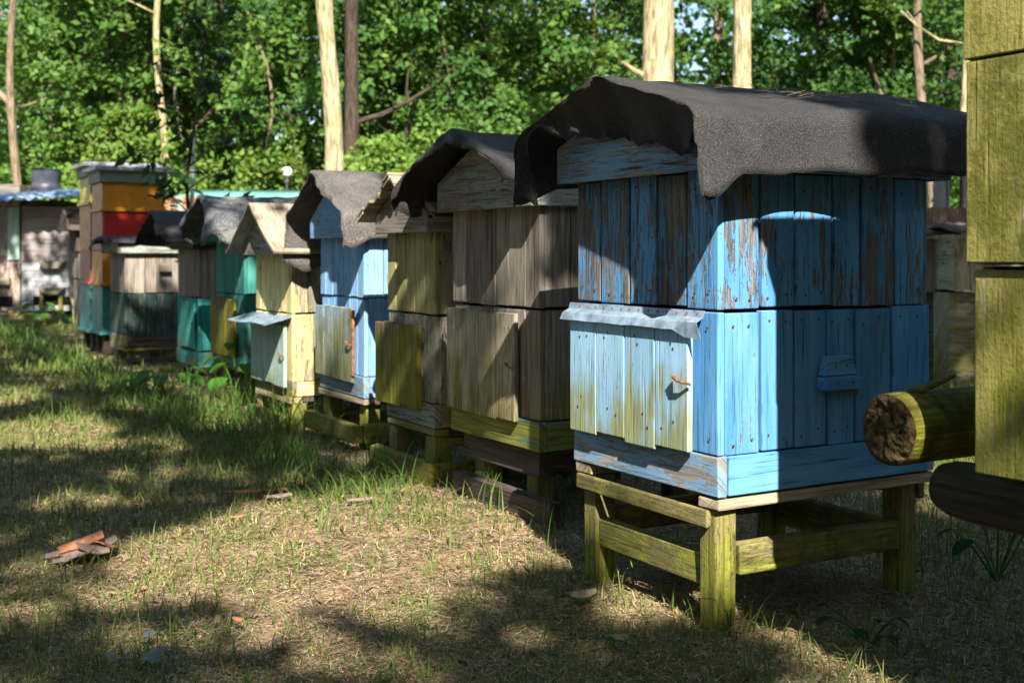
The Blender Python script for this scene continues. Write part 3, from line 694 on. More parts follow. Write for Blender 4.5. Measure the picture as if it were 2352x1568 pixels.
for x_, y_ in ((.03, .05), (.03, H10.a - .15), (H10.b - .16, .05), (H10.b - .16, H10.a - .15)): leg(st, 'brown', x_, y_, .12, -.02, z['bt'] - .005)
H9 = Hive('beehive', 'tall beehive of mustard yellow, worn red and turquoise boxes behind the orange and red one', 207.5, 805, 183, 0.7, dict(bt=764, s1=653, s2=573, s3=470, rb=405))
H9.b = 0.62; z = H9.z
box_storey(H9, 'bottom_box', 'teal_box', 'teal_box', z['bt'], z['s1'] - .004)
box_storey(H9, 'red_box', 'red_pale', 'red', z['s1'], z['s2'] - .004)
box_storey(H9, 'orange_box', 'orange_pale', 'orange', z['s2'], z['s3'] - .004, False)
box_storey(H9, 'yellow_box', 'mustard', 'mustard', z['s3'], z['rb'])
flat_lid(H9, z['rb'] + .003, z['rb'] + .14)
st = H9.stand('low wooden block stand under the mustard and red beehive')
for x_, y_ in ((.03, .05), (.03, H9.a - .15), (H9.b - .16, .05), (H9.b - .16, H9.a - .15)): leg(st, 'brown', x_, y_, .12, -.02, z['bt'] - .005)
H11 = Hive('beehive', 'narrow grey wooden beehive with small pitched roof beside the mustard yellow stack', 176, 785, 160, 0.45, dict(bb=775, s1=640, seam=577, rb=530, top=478), group='wooden beehives standing in a row')
a, b, z = H11.a, H11.b, H11.z
section(H11, 'lower_body', 'grey', .03, z['s1'], .2, .04); section(H11, 'middle_body', 'grey', z['s1'] + .002, z['seam'], .2, .03)
section(H11, 'upper_body', 'brown', z['seam'] + .002, z['rb'], .2, .0)
gable_roof(H11, ('brown', 'brown'), z['rb'] + .002, z['rb'] + .08, z['top'], .09)
# ---- R0: hive at the frame edge, on logs
R0o = Vector((0.851, 2.20, 0)); aR = 0.72
R0n = R0o - DY * aR
class HR: pass
H0 = HR(); H0.a, H0.b, H0.X, H0.Y, H0.yaw = aR, 0.78, R0n.x, R0n.y, YAW
H0.o = empty('beehive', (R0n.x, R0n.y, 0), YAW, 'yellow-green mossy beehive cut by the frame edge, standing on round logs', 'beehive', 'wooden beehives standing in a row')
zz = lambda y: EYE + (585 - y) / F * 2.2
section(H0, 'lower_body', ('lime', 'lime'), zz(1080), zz(612), .17, .010)
section(H0, 'upper_body', ('lime', 'lime'), zz(608), zz(143), .17, .0)
section(H0, 'top_body', ('lime', 'lime'), zz(139), zz(139) + .35, .4, -.004)
rf = gable_roof(H0, ('lime', 'lime'), zz(139) + .354, zz(139) + .45, zz(139) + .55, .004, .03)
felt(H0, rf, 'felt', -.06, H0.b + .10, -.03, aR + .03, zz(139) + .43, zz(139) + .47, zz(139) + .58, lambda s: .02, None, .01, 61, .006)
lg = MB(); c0 = at(2040, 988, 2.42); lr = lambda k, q=0: 1 + .07 * mnoise.noise((math.cos(2 * math.pi * k / 28) * 1.3, math.sin(2 * math.pi * k / 28) * 1.3, q)) + .03 * mnoise.noise((math.cos(2 * math.pi * k / 28) * 4, math.sin(2 * math.pi * k / 28) * 4, q + 3))
pts = [c0 + DX * t + Vector((0, 0, -.002 * t)) for t in (0, .15, .4, .8, 1.1)]
nn = 28; P = []
for i, p_ in enumerate([c0 + DX * t for t in (0, .03, .08, .15, .25, .4, .6, .85, 1.1)]):
    P.append([p_ + (DY * math.cos(2 * math.pi * (k % nn) / nn) + Vector((0, 0, 1)) * math.sin(2 * math.pi * (k % nn) / nn)) * (.074 if i else .072) * lr(k % nn, i * .12) for k in range(nn + 1)])
b0 = len(lg.f); lg.grid(P)
for fi in range(b0, len(lg.f)):
    k = (fi - b0) % nn; i = (fi - b0) // nn; L_ = (0, .03, .08, .15, .25, .4, .6, .85, 1.1); w_ = .0166
    lg.uv[fi] = [(k * w_, L_[i]), (k * w_, L_[i + 1]), ((k + 1) * w_, L_[i + 1]), ((k + 1) * w_, L_[i])]
# cut end with cracks
n = 28; bb = len(lg.v); rings = []
for rr in (1.0, .86, .7, .5, .3, .1, .001):
    row = []
    for k in range(n):
        ang = 2 * math.pi * k / n; d = (DY * math.cos(ang) + Vector((0, 0, 1)) * math.sin(ang))
        row.append(c0 + d * (.072 * rr * (1 + (lr(k) - 1) * rr)) - DX * (.010 * (.5 + mnoise.noise((d.y * rr * 3.5, d.z * rr * 3.5 + d.x * rr * 3.5, 4.))) + .006 * mnoise.noise((d.x * rr * 9, d.z * rr * 9, 1.)) if rr < 1 else 0))
    rings.append(row + [row[0]])
base_lr = lr
lg.grid(rings, 1, False)
tw = MB(); q = c0 + DX * .06 + Vector((0, 0, .072))
end = plain_mat('log_cut_end', (0.075, 0.052, 0.026), 0.95, 0.1, 0.75, 55, 0, 0.012, 70)
tag(lg.build('log', [M['log'], end]), 'thick moss green log with ragged cut end poking out beside the yellow-green beehive', 'log', 'round logs under the yellow-green hive')
tw.tube([q, q + Vector((.05, .0, .018)), q + Vector((.095, -.01, .04))], [.012, .009, .004], 6)
tag(tw.build('peeled_splinter', M['stand']), 'yellowish strip of bark curling up on the moss green log', 'bark strip')
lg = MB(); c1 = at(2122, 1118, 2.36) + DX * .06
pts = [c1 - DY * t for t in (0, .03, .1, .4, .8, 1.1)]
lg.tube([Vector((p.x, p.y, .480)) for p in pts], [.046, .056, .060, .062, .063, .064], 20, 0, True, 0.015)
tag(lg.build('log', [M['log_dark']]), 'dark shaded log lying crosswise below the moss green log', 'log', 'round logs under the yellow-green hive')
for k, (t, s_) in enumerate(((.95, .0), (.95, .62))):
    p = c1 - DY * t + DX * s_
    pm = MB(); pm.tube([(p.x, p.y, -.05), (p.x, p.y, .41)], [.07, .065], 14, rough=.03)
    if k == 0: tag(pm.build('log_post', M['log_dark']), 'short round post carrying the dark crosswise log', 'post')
# ------------------------------------------------------------------ far hives, sheds and clutter
def simple_hive(label, x0, x1, Y, levels, mats, ytop_roof=None, depth=.6, horiz=True, group='old hives beyond the row', rot=0.0, roof=None):
    """levels: photo y from the bottom up"""
    pL, pR = at(x0, levels[0], Y), at(x1, levels[0], Y); w = pR.x - pL.x
    o = empty('beehive', (pL.x, Y, 0), rot, label, 'beehive', group)
    zl = [EYE + (585 - y) / F * Y for y in levels]
    for i in range(len(zl) - 1):
        mb = MB(); z0, z1 = zl[i] + .004, zl[i + 1]; n = max(2, round((z1 - z0) / .14))
        if horiz:
            for k in range(n):
                za, zb = z0 + (z1 - z0) * k / n, z0 + (z1 - z0) * (k + 1) / n - .005
                mb.box((0, -random.uniform(0, .008), za), (w, .025, zb), 0, 0)
        else:
            n = max(2, round(w / .13))
            for k in range(n):
                mb.box((w * k / n, -random.uniform(0, .008), z0), (w * (k + 1) / n - .004, .025, z1), 2, 0)
        mb.box((0, .026, z0), (.025, depth, z1), 1, 0); mb.box((w - .025, .026, z0), (w, depth, z1), 1, 0)
        mb.box((.026, .027, z0), (w - .026, depth - .002, z1 - .005), 0, 1)
        mb.build('upper_body' if i else 'lower_body', [M[mats[i % len(mats)]], M['dark']], o)
    return o, w, zl
A, w, zl = simple_hive('white washed beehive of horizontal boards with two landing shelves and pinkish upper box', 50, 158, 16.0, [714, 601, 474], ['white_boards', 'pink_boards'], depth=.7)
for yy in (601, 660):
    mb = MB(); zc = EYE + (585 - yy) / F * 16
    mb.prism([(.26, zc), (.62, zc), (.54, zc - .09), (.34, zc - .09)], 1, -.12, -.012, 0); mb.build('landing_shelf', M['grey_mossy'], A, .006)
for xx in (.26, .52): rail(A, 'grey', (xx, -.06, zl[0] + .02), (xx + .05, -.01, zl[0] + .30), 2, name='prop')
mb = MB(); mb.box((.16, -.0105, zl[0] + .08), (.7, -.009, zl[0] + .20), 0); mb.build('entrance_slot', M['dark'], A)
B, w, zl = simple_hive('red-brown board beehive with turquoise panel beside the white washed one', -24, 46, 16.0, [714, 588, 462], ['brown_boards', 'grey'], depth=.7, horiz=False)
mb = MB(); mb.box((w - .155, -.03, zl[1] - .05), (w + .0, -.010, zl[2] - .09), 2); mb.build('side_panel', M['aqua'], B)
mb = MB(); mb.box((.02, -.08, zl[0] + .36), (.30, -.012, zl[0] + .45), 0); mb.build('landing_shelf', M['grey_mossy'], B)
mb = MB(); mb.box((.05, -.014, zl[0] + .06), (.32, -.0095, zl[0] + .2), 0); mb.build('entrance_slot', M['dark'], B)
# planks on the ground in front
for (x0, x1, y, lab) in ((-30, 108, 726, 'upper long grey plank lying under the white washed beehives'), (-30, 92, 741, 'lower grey plank lying in the grass before the white washed beehives')):
    p, q = at(x0, y, 15.6 if y < 730 else 15.0), at(x1, y, 15.6 if y < 730 else 15.0)
    mb = MB(); mb.box((p.x, p.y, max(.0, p.z - .05)), (q.x, p.y + .2, max(.06, p.z + .03)), 0, 0, .01)
    tag(mb.build('plank', M['grey'], bevel=.006), lab, 'plank', 'planks before the far hives')
# tin roof over them
mb = MB(); P = []
for i in range(46):
    x = at(-40 + 240 * i / 45, 0, 15.7).x
    P.append([(x, 15.5 + .9 * k, at(0, 466 - 14 * i / 45 - 20 * k, 15.7 + .9 * k).z + .018 * math.sin(i * 1.3) + .03 * mnoise.noise((i * .2, k, 0))) for k in range(2)])
mb.grid(P); tag(mb.build('tin_roof_sheet', M['blue_tin'], solid=.01), 'pale blue sheet of corrugated tin laid over the white washed beehives', 'tin sheet')
mb = MB(); p, q = at(2, 470, 16.1), at(150, 462, 16.1); mb.box((p.x, 16.0, p.z - .02), (q.x, 16.6, p.z + .05), 0, 0, .01)
tag(mb.build('roof_board', M['brown'], bevel=.004), 'dark board holding up the pale blue tin sheet', 'board')
mb = MB(); c = at(106, 437, 16.4)
mb.tube([(c.x, 16.4, c.z - .06), (c.x, 16.4, c.z), (c.x, 16.4, c.z + .03), (c.x, 16.4, c.z + .06), (c.x, 16.4, c.z + .12), (c.x, 16.4, c.z + .14), (c.x, 16.4, c.z + .25), (c.x, 16.4, c.z + .28)], [.185, .19, .205, .19, .185, .2, .195, .205], 20)
tag(mb.build('barrel', M['barrel']), 'short dark ribbed metal drum standing on the pale blue tin roof', 'drum')
mb = MB(); p, q = at(-10, 440, 16.5), at(52, 424, 16.5); mb.prism([(16.4, p.z - .04), (16.8, p.z - .04), (16.8, q.z - .02), (16.4, q.z)], 0, p.x, q.x, 0)
tag(mb.build('old_crate', M['grey'], bevel=.01), 'flat grey crate lying on the pale blue tin roof near the dark drum', 'crate')
mb = MB(); p = at(163, 660, 15.2); q = at(172, 745, 14.7); mb.tube([(p.x - .03, p.y, p.z), ((p.x + q.x) / 2, 15, (p.z + q.z) / 2), (q.x, q.y, max(.0, q.z))], [.025, .025, .025], 5)
tag(mb.build('leaning_plank', M['stand_pale']), 'thin pale stick leaning on the white washed beehive', 'stick')
# turquoise shed roof, tile stacks
def zof(y, Y): return EYE + (585 - y) / F * Y
sh = empty('tin_shed', (at(386, 0, 14.6).x, 14.6, 0), 0, 'long low shed with turquoise corrugated roof seen behind the hives', 'shed')
wS = at(735, 0, 14.6).x - at(386, 0, 14.6).x
mb = MB(); P = []
for i in range(70):
    P.append([(wS * i / 69, -.05 + k * 1.6, zof(459, 14.6) + k * .19 + .012 * math.sin(i * 1.5)) for k in (0, .5, 1)])
mb.grid(P); mb.build('roof', M['turquoise'], sh, solid=.01)
mb = MB()
for i in range(18): mb.box((wS * i / 18 + .004, 0, 0), (wS * (i + 1) / 18, .03, zof(461, 14.6)), 2)
mb.box((0.02, .04, 0), (wS - .02, 1.5, zof(473, 14.6)), 0, 1)
mb.build('wall', [M['aqua'], M['dark']], sh)
for (x0, x1, y1, lab) in ((376, 388, 440, 'narrow stack of brown clay roof tiles beside the orange box hive'), (414, 462, 448, 'wider stack of brown clay roof tiles before the turquoise roof')):
    Y = 13.8; p, q = at(x0, 0, Y), at(x1, 0, Y); z1 = zof(y1, Y)
    mb = MB(); n = int(z1 / .045)
    for k in range(n):
        j = random.uniform(-.02, .02)
        mb.box((p.x + j, Y + j, .05 + (z1 - .05) * k / n), (q.x + j, Y + .35 + j, .05 + (z1 - .05) * (k + 1) / n - .012), 0, 0, .004)
    tag(mb.build('roof_tile_stack', M['tile']), lab, 'tile stack', 'stacks of roof tiles')
# pale pipe, lamp, capped post
mb = MB(); p = at(442, 308, 12.2); mb.tube([(p.x - .02, 12.2, -.05), (p.x - .01, 12.2, 1.2), (p.x + .01, 12.2, p.z)], [.022, .022, .02], 8)
tag(mb.build('pipe', M['pipe']), 'thin pale blue metal pipe standing upright beside the dark leaved sapling', 'pipe')
c = at(659, 396, 17.5); r = .083
lp = empty('garden_lamp', (c.x, 17.5, 0), 0, 'garden lamp with round white globe rising over the turquoise roof', 'lamp')
mb = MB(); P = []
for i in range(11):
    th = math.pi * i / 10; P.append([(r * math.sin(th) * math.cos(2 * math.pi * k / 18), r * math.sin(th) * math.sin(2 * math.pi * k / 18), c.z - r * math.cos(th)) for k in range(19)])
mb.grid(P); mb.build('globe', M['globe'], lp)
mb = MB(); mb.tube([(0, 0, -.1), (0, 0, c.z - r - .07), (0, 0, c.z - r - .06), (0, 0, c.z - r + .004)], [.022, .022, .045, .04], 12); mb.build('post', M['zinc'], lp)
c = at(968, 388, 13.0)
cp = empty('capped_post', (c.x, 13, 0), 0, 'cream coloured post with a white pyramid cap behind the grey roofs', 'post')
mb = MB(); mb.box((-.055, -.055, -.05), (.055, .055, c.z - .0), 2); mb.build('shaft', M['cap'], cp, .006)
mb = MB(); k = c.z + .001; mb.v += [[-.09, -.09, k], [.09, -.09, k], [.09, .09, k], [-.09, .09, k], [0, 0, k + .075]]
for f in ((3, 2, 1, 0), (0, 1, 4), (1, 2, 4), (2, 3, 4), (3, 0, 4)): mb.face(list(f), [(0, 0)] * len(f))
mb.build('cap', M['globe'], cp)
# seen between the blue hive and the yellow-green hive
Y = 12.0
sh = empty('wooden_shed', (at(2080, 0, Y).x, Y, 0), 0, 'grey board shed with open window frames beyond the big blue hive', 'shed')
X0 = at(2080, 0, Y).x; px = lambda x: at(x, 0, Y).x - X0
def wl(x0, x1, y0, y1, mat='shed_grey', nm='wall', al=2, d=0.0):
    mb = MB(); n = max(1, round(abs(px(x1) - px(x0)) / .16)) if al == 2 else 1
    for k in range(n): mb.box((px(x0) + (px(x1) - px(x0)) * k / n, -d, zof(y0, Y)), (px(x0) + (px(x1) - px(x0)) * (k + 1) / n - .004 * (n > 1), .04 - d, zof(y1, Y)), al)
    return mb.build(nm, M[mat], sh)
wl(2100, 2400, 740, 520, 'grey'); wl(2092, 2132, 518, 330); wl(2146, 2174, 518, 330); wl(2212, 2250, 518, 330); wl(2300, 2400, 518, 330)
wl(2090, 2404, 402, 388, 'shed_grey', 'window_rail', 0, .02); wl(2090, 2404, 330, 300, 'shed_grey', 'wall', 0, .0)
wl(2100, 2400, 518, 478, 'rust_panel', 'sill_panel', 2, .05)
fr = wl(2176, 2181, 478, 402, 'shed_grey', 'window_frame', 2, .01); wl(2206, 2211, 478, 402, 'brown', 'window_frame', 2, .01)
mb = MB(); mb.prism([(-.3, zof(302, Y)), (2.2, zof(302, Y) + .25), (2.2, zof(302, Y) + .31), (-.3, zof(302, Y) + .06)], 0, px(2080), px(2420), 0); mb.build('roof', M['felt_grey'], sh)
simple_hive('old grey plank hive with rust streaks under a sagging felt lid, before the grey shed', 2118, 2192, 8.6, [672, 548], ['grey'], horiz=False, depth=.5)
C, w, zl = simple_hive('grey hive with greenish door boards beside the rust streaked plank hive', 2194, 2262, 8.2, [668, 548], ['olive_low'], horiz=False, depth=.5)
for x0, x1, y, Yq, nm in ((2112, 2200, 548, 8.55, 'old grey plank hive'), (2186, 2270, 541, 8.15, 'greenish hive')):
    mb = MB(); P = [[(at(x0 + (x1 - x0) * i / 12, 0, Yq).x, Yq - .06 + .36 * k, zof(y - 6, Yq) + .05 * math.sin(k * 1.57) + .02 * mnoise.noise((i * .6, k * 2, Yq))) for k in range(3)] for i in range(13)]
    mb.grid(P); tag(mb.build('felt_lid', M['felt_grey'], solid=.03), 'ragged dark felt lid lying on the %s' % nm, 'hive lid', 'felt lids of the far hives')
for (xx, Yq, lab) in ((2205, 8.3, 'short block under the hive with greenish door boards'), (2150, 8.7, 'short block under the rust streaked plank hive')):
    p = at(xx, 0, Yq); mb = MB(); mb.box((p.x - .08, Yq, -.05), (p.x + .35, Yq + .3, zof(672, Yq) - .002), 0)
    tag(mb.build('support_block', M['olive_low']), lab, 'block', 'blocks under the far hives')

# ------------------------------------------------------------------ forest
def leaves(centers, rad, n_each, size, rng, flat=0.6, aspect=0.55):
    """many small leaf faces round each cluster centre -> (n,4,3)"""
    c = np.repeat(np.asarray(centers), n_each, axis=0); n = len(c)
    rr = np.repeat(np.broadcast_to(np.asarray(rad, dtype=float), (len(centers),)), n_each)
    d = rng.normal(size=(n, 3)); d /= np.linalg.norm(d, axis=1, keepdims=True) + 1e-9
    p = c + d * (rr * rng.random(n) ** 0.5)[:, None] * np.array([1, 1, flat])
    nrm = rng.normal(size=(n, 3)) * 0.7 + np.array([0.1, -0.6, 0.6]); nrm /= np.linalg.norm(nrm, axis=1, keepdims=True)
    t = np.cross(nrm, rng.normal(size=(n, 3))); t /= np.linalg.norm(t, axis=1, keepdims=True) + 1e-9
    b = np.cross(nrm, t); s = size * (0.6 + 0.8 * rng.random(n))[:, None]
    w = s * aspect * 0.5
    return np.stack([p, p + t * s * .45 + b * w + nrm * s * .08, p + t * s, p + t * s * .45 - b * w + nrm * s * .08], axis=1)

def make_tree(label, px_, Y, w_px, h, mat, leafm, lean=0.0, limbs=5, crown=(2.2, 2.2, 2.0), cz=None, ncl=70, nl=34, lsize=.13, low=2.0, seed=0, stubs=(), fork=None, group='trees along the wood edge', name='tree', clear_front=False, bend=.10, flare=1.25, knots=.04):
    rng = np.random.default_rng(seed + 100); rnd = random.Random(seed)
    p = at(px_, 585, Y); r = w_px / F * Y / 2
    o = empty(name, (p.x, Y, 0), 0, label, 'tree', group)
    mb = MB(); n = 25; tr = []
    for i in range(n):
        f = i / (n - 1)
        tr.append(Vector((lean * h * f + bend * mnoise.noise((f * 3, seed, 0)) * 2, bend * mnoise.noise((f * 3, seed, 5)) * 2, -.15 + (h + .15) * f)))
    sub = tr[0]; rads = [r * (flare if i == 0 else 1) * (1 - .65 * (i / (n - 1)) ** 1.3) for i in range(n)]
    rads = [q * (1 + knots * 1.6 * mnoise.noise((i * .7, seed * 3.1, 2))) for i, q in enumerate(rads)]
    mb.tube(tr, rads, 14, 0, True, knots)
    tips = []
    def limb(base, dirv, L, r0, depth=0):
        pts = [base]; d = dirv.normalized()
        for k in range(5):
            d = (d + Vector((rnd.uniform(-.28, .28), rnd.uniform(-.28, .28), rnd.uniform(-.06, .24)))).normalized(); pts.append(pts[-1] + d * (L / 5))
        mb.tube(pts, [r0 * (1 - .8 * k / 5) for k in range(6)], 6, 0, True)
        tips.append(pts[-1]); tips.append(pts[3])
        if depth < 1:
            for k in (2, 3, 4):
                limb(pts[k], (d + Vector((rnd.uniform(-1, 1), rnd.uniform(-1, 1), rnd.uniform(-.2, .6)))), L * .5, r0 * .45, depth + 1)
    for k in range(limbs):
        f = low / h + (1 - low / h) * (k + .5) / limbs; i = min(n - 2, int(f * (n - 1))); base = tr[i].lerp(tr[i + 1], f * (n - 1) - i)
        ang = k * 2.4 + seed; dy = math.sin(ang); 
        if clear_front and dy < 0: dy = -dy
        limb(base, Vector((math.cos(ang), dy, .35)), rnd.uniform(.8, 1.3) * crown[0] * .8, rads[i] * .42)
    for (zf, dx, L, rr) in stubs:
        i = min(n - 2, int(zf / h * (n - 1))); base = tr[i].lerp(tr[i + 1], zf / h * (n - 1) - i)
        mb.tube([base, base + Vector((dx * .6 * L, -.15 * L, .25 * L)), base + Vector((dx * L, -.25 * L, .5 * L))], [rr, rr * .8, rr * .6], 7)
    if fork:
        zf, dx, L = fork; i = min(n - 2, int(zf / h * (n - 1))); base = tr[i]
        mb.tube([base, base + Vector((dx * .35 * L, -.02, .4 * L)), base + Vector((dx * .6 * L, .0, .8 * L)), base + Vector((dx * .8 * L, .05, 1.5 * L))], [r * .6, r * .5, r * .4, r * .3], 9)
        tips.append(base + Vector((dx * .8 * L, .05, 1.5 * L)))
    mb.build('trunk', M[mat], o)
    if ncl:
        cz = cz or h * .75
        C = []
        for k in range(ncl):
            if tips and k % 2: q = np.array(rnd.choice(tips)) + rng.normal(size=3) * .35
            else:
                d = rng.normal(size=3); d /= np.linalg.norm(d); q = np.array([lean * cz, 0, cz]) + d * np.array(crown) * rng.random() ** .4
            if clear_front and q[1] < .25 and abs(q[0] - lean * q[2]) < r + .45 and q[2] < 6: q[1] = abs(q[1]) + .6
            if q[2] < low * .8: q[2] = low * .8 + rng.random()
            C.append(q)
        quads_mesh('crown', leaves(C, .22 + .30 * rng.random(len(C)), int(nl * 1.7), lsize * 1.02, rng), M[leafm], o)
    return o
ed = 'trees along the wood edge'
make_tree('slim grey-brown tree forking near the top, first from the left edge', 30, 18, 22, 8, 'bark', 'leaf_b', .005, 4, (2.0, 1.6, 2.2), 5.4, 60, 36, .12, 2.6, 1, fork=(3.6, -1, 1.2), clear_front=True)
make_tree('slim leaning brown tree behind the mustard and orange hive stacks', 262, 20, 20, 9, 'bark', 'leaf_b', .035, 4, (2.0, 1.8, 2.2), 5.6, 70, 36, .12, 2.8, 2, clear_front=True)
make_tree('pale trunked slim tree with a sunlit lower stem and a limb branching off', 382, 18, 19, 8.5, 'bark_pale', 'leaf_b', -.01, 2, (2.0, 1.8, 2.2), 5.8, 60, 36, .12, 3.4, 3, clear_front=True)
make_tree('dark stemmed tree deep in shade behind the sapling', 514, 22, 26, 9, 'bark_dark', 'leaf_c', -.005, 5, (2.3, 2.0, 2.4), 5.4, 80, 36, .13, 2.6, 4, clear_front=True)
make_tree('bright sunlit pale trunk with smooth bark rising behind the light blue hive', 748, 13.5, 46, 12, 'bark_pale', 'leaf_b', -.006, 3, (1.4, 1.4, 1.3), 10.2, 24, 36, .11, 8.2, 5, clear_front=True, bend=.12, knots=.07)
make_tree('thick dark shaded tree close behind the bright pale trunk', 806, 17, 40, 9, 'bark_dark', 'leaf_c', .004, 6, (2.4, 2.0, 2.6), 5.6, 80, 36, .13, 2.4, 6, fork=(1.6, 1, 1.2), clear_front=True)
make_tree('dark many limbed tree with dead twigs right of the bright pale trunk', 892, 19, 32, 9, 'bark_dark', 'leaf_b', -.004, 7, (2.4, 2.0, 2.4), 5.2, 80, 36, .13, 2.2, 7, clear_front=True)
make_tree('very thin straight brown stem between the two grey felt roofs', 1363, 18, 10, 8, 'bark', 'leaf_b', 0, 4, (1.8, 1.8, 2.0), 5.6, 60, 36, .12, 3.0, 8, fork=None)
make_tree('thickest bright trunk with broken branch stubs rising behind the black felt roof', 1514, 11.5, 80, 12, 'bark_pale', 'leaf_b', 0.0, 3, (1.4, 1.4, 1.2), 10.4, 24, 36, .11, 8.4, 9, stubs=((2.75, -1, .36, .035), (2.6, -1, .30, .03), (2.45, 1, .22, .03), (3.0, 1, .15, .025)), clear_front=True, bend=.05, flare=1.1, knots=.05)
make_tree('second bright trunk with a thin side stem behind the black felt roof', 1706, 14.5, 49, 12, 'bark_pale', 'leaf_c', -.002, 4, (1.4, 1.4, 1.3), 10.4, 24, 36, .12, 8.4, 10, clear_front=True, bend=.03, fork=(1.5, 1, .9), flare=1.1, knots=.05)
make_tree('gnarly brown tree between the two bright trunks', 1648, 18, 30, 9, 'bark', 'leaf_c', .008, 6, (2.2, 1.8, 2.2), 5.6, 60, 36, .13, 2.6, 11)
make_tree('slender brown trunk among dark leaves over the end of the felt roof', 2054, 17, 16, 9, 'bark', 'leaf_c', 0.004, 5, (2.4, 2.0, 2.2), 4.6, 90, 36, .13, 2.4, 12, clear_front=True)
make_tree('forked brown trunk beside the slender one over the felt roof end', 2122, 16, 26, 9, 'bark', 'leaf_b', -.008, 5, (2.2, 2.0, 2.0), 5.4, 70, 36, .12, 3.0, 13, fork=(2.3, -1, 1.0), clear_front=True)
make_tree('dark trunk near the yellow-green hive at the frame edge', 2172, 19, 32, 9, 'bark_dark', 'leaf_c', .006, 5, (2.2, 2.0, 2.2), 5.4, 70, 36, .13, 2.6, 14, clear_front=True)
make_tree('pale edged trunk just left of the yellow-green hive', 2212, 15.5, 20, 8, 'bark_pale', 'leaf_b', .002, 4, (1.8, 1.6, 2.0), 5.6, 50, 36, .12, 3.2, 15, clear_front=True)
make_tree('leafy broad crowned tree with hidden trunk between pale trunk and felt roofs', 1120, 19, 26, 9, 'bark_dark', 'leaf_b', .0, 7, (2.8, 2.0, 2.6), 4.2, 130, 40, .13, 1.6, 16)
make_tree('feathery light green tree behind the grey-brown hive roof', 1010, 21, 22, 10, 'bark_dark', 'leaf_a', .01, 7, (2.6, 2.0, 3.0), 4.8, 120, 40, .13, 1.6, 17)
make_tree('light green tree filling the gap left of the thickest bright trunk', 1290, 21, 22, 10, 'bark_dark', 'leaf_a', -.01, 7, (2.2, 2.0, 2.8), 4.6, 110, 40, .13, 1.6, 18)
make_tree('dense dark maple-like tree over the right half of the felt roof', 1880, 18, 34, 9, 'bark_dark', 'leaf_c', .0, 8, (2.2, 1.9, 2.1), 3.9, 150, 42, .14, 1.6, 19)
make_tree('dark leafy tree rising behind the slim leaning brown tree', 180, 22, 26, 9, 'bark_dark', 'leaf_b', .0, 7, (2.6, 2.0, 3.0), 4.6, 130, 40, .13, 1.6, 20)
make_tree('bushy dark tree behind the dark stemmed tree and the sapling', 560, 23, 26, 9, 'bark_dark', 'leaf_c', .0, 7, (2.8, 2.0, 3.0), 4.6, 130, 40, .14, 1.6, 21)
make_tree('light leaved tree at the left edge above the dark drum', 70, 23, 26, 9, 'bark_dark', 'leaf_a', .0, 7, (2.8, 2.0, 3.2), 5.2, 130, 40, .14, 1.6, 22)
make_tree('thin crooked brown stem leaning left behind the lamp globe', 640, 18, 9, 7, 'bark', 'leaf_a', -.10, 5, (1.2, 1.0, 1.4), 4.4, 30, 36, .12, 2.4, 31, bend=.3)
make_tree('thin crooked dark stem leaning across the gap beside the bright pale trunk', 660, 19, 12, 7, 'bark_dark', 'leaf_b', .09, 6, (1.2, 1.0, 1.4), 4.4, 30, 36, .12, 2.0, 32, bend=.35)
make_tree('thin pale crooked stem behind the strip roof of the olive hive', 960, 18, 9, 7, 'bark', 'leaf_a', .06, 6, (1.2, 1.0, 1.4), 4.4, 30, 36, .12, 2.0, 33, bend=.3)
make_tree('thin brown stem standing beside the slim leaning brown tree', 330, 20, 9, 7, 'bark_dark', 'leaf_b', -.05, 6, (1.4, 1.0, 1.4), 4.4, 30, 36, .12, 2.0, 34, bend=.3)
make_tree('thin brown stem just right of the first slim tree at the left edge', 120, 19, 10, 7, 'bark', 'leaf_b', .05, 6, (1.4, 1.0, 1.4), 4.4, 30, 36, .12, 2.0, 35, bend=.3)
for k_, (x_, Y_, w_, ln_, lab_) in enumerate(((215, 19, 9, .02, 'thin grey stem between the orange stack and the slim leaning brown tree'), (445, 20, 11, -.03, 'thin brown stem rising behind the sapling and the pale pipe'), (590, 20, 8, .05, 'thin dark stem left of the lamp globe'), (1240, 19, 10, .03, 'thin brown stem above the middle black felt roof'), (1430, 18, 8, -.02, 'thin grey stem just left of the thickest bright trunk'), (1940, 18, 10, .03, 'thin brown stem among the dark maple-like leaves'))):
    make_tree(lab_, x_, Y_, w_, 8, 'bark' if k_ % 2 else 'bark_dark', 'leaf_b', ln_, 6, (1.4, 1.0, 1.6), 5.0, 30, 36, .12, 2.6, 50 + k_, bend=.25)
def shrub(label, px_, Y, w, h, leafm, seed, n=70, nl=40, lsize=.11, z0=.1, group='shrubs at the foot of the wood'):
    rng = np.random.default_rng(seed); rnd = random.Random(seed); p = at(px_, 585, Y)
    o = empty('shrub', (p.x, Y, 0), 0, label, 'shrub', group)
    mb = MB(); C = []
    for k in range(8):
        a = rnd.uniform(0, 6.28); q = Vector((math.cos(a) * w * .7, math.sin(a) * w * .35, h * rnd.uniform(.6, 1)))
        pts = [Vector((0, 0, -.05)), q * .4 + Vector((0, 0, h * .12)), q * .75 + Vector((rnd.uniform(-.1, .1), 0, h * .08)), q]
        mb.tube(pts, [.03, .022, .015, .006], 5); C += [np.array(pts[2]), np.array(q)]
    mb.build('stem', M['bark'], o)
    for k in range(n):
        d = rng.normal(size=3); d /= np.linalg.norm(d); q = d * np.array([w, w * .55, h * .5]) * rng.random() ** .45; q[2] = abs(q[2] + h * .5) + z0; C.append(q)
    quads_mesh('foliage', leaves(C, .16 + .26 * rng.random(len(C)), nl, lsize, rng, .75, .7), M[leafm], o)
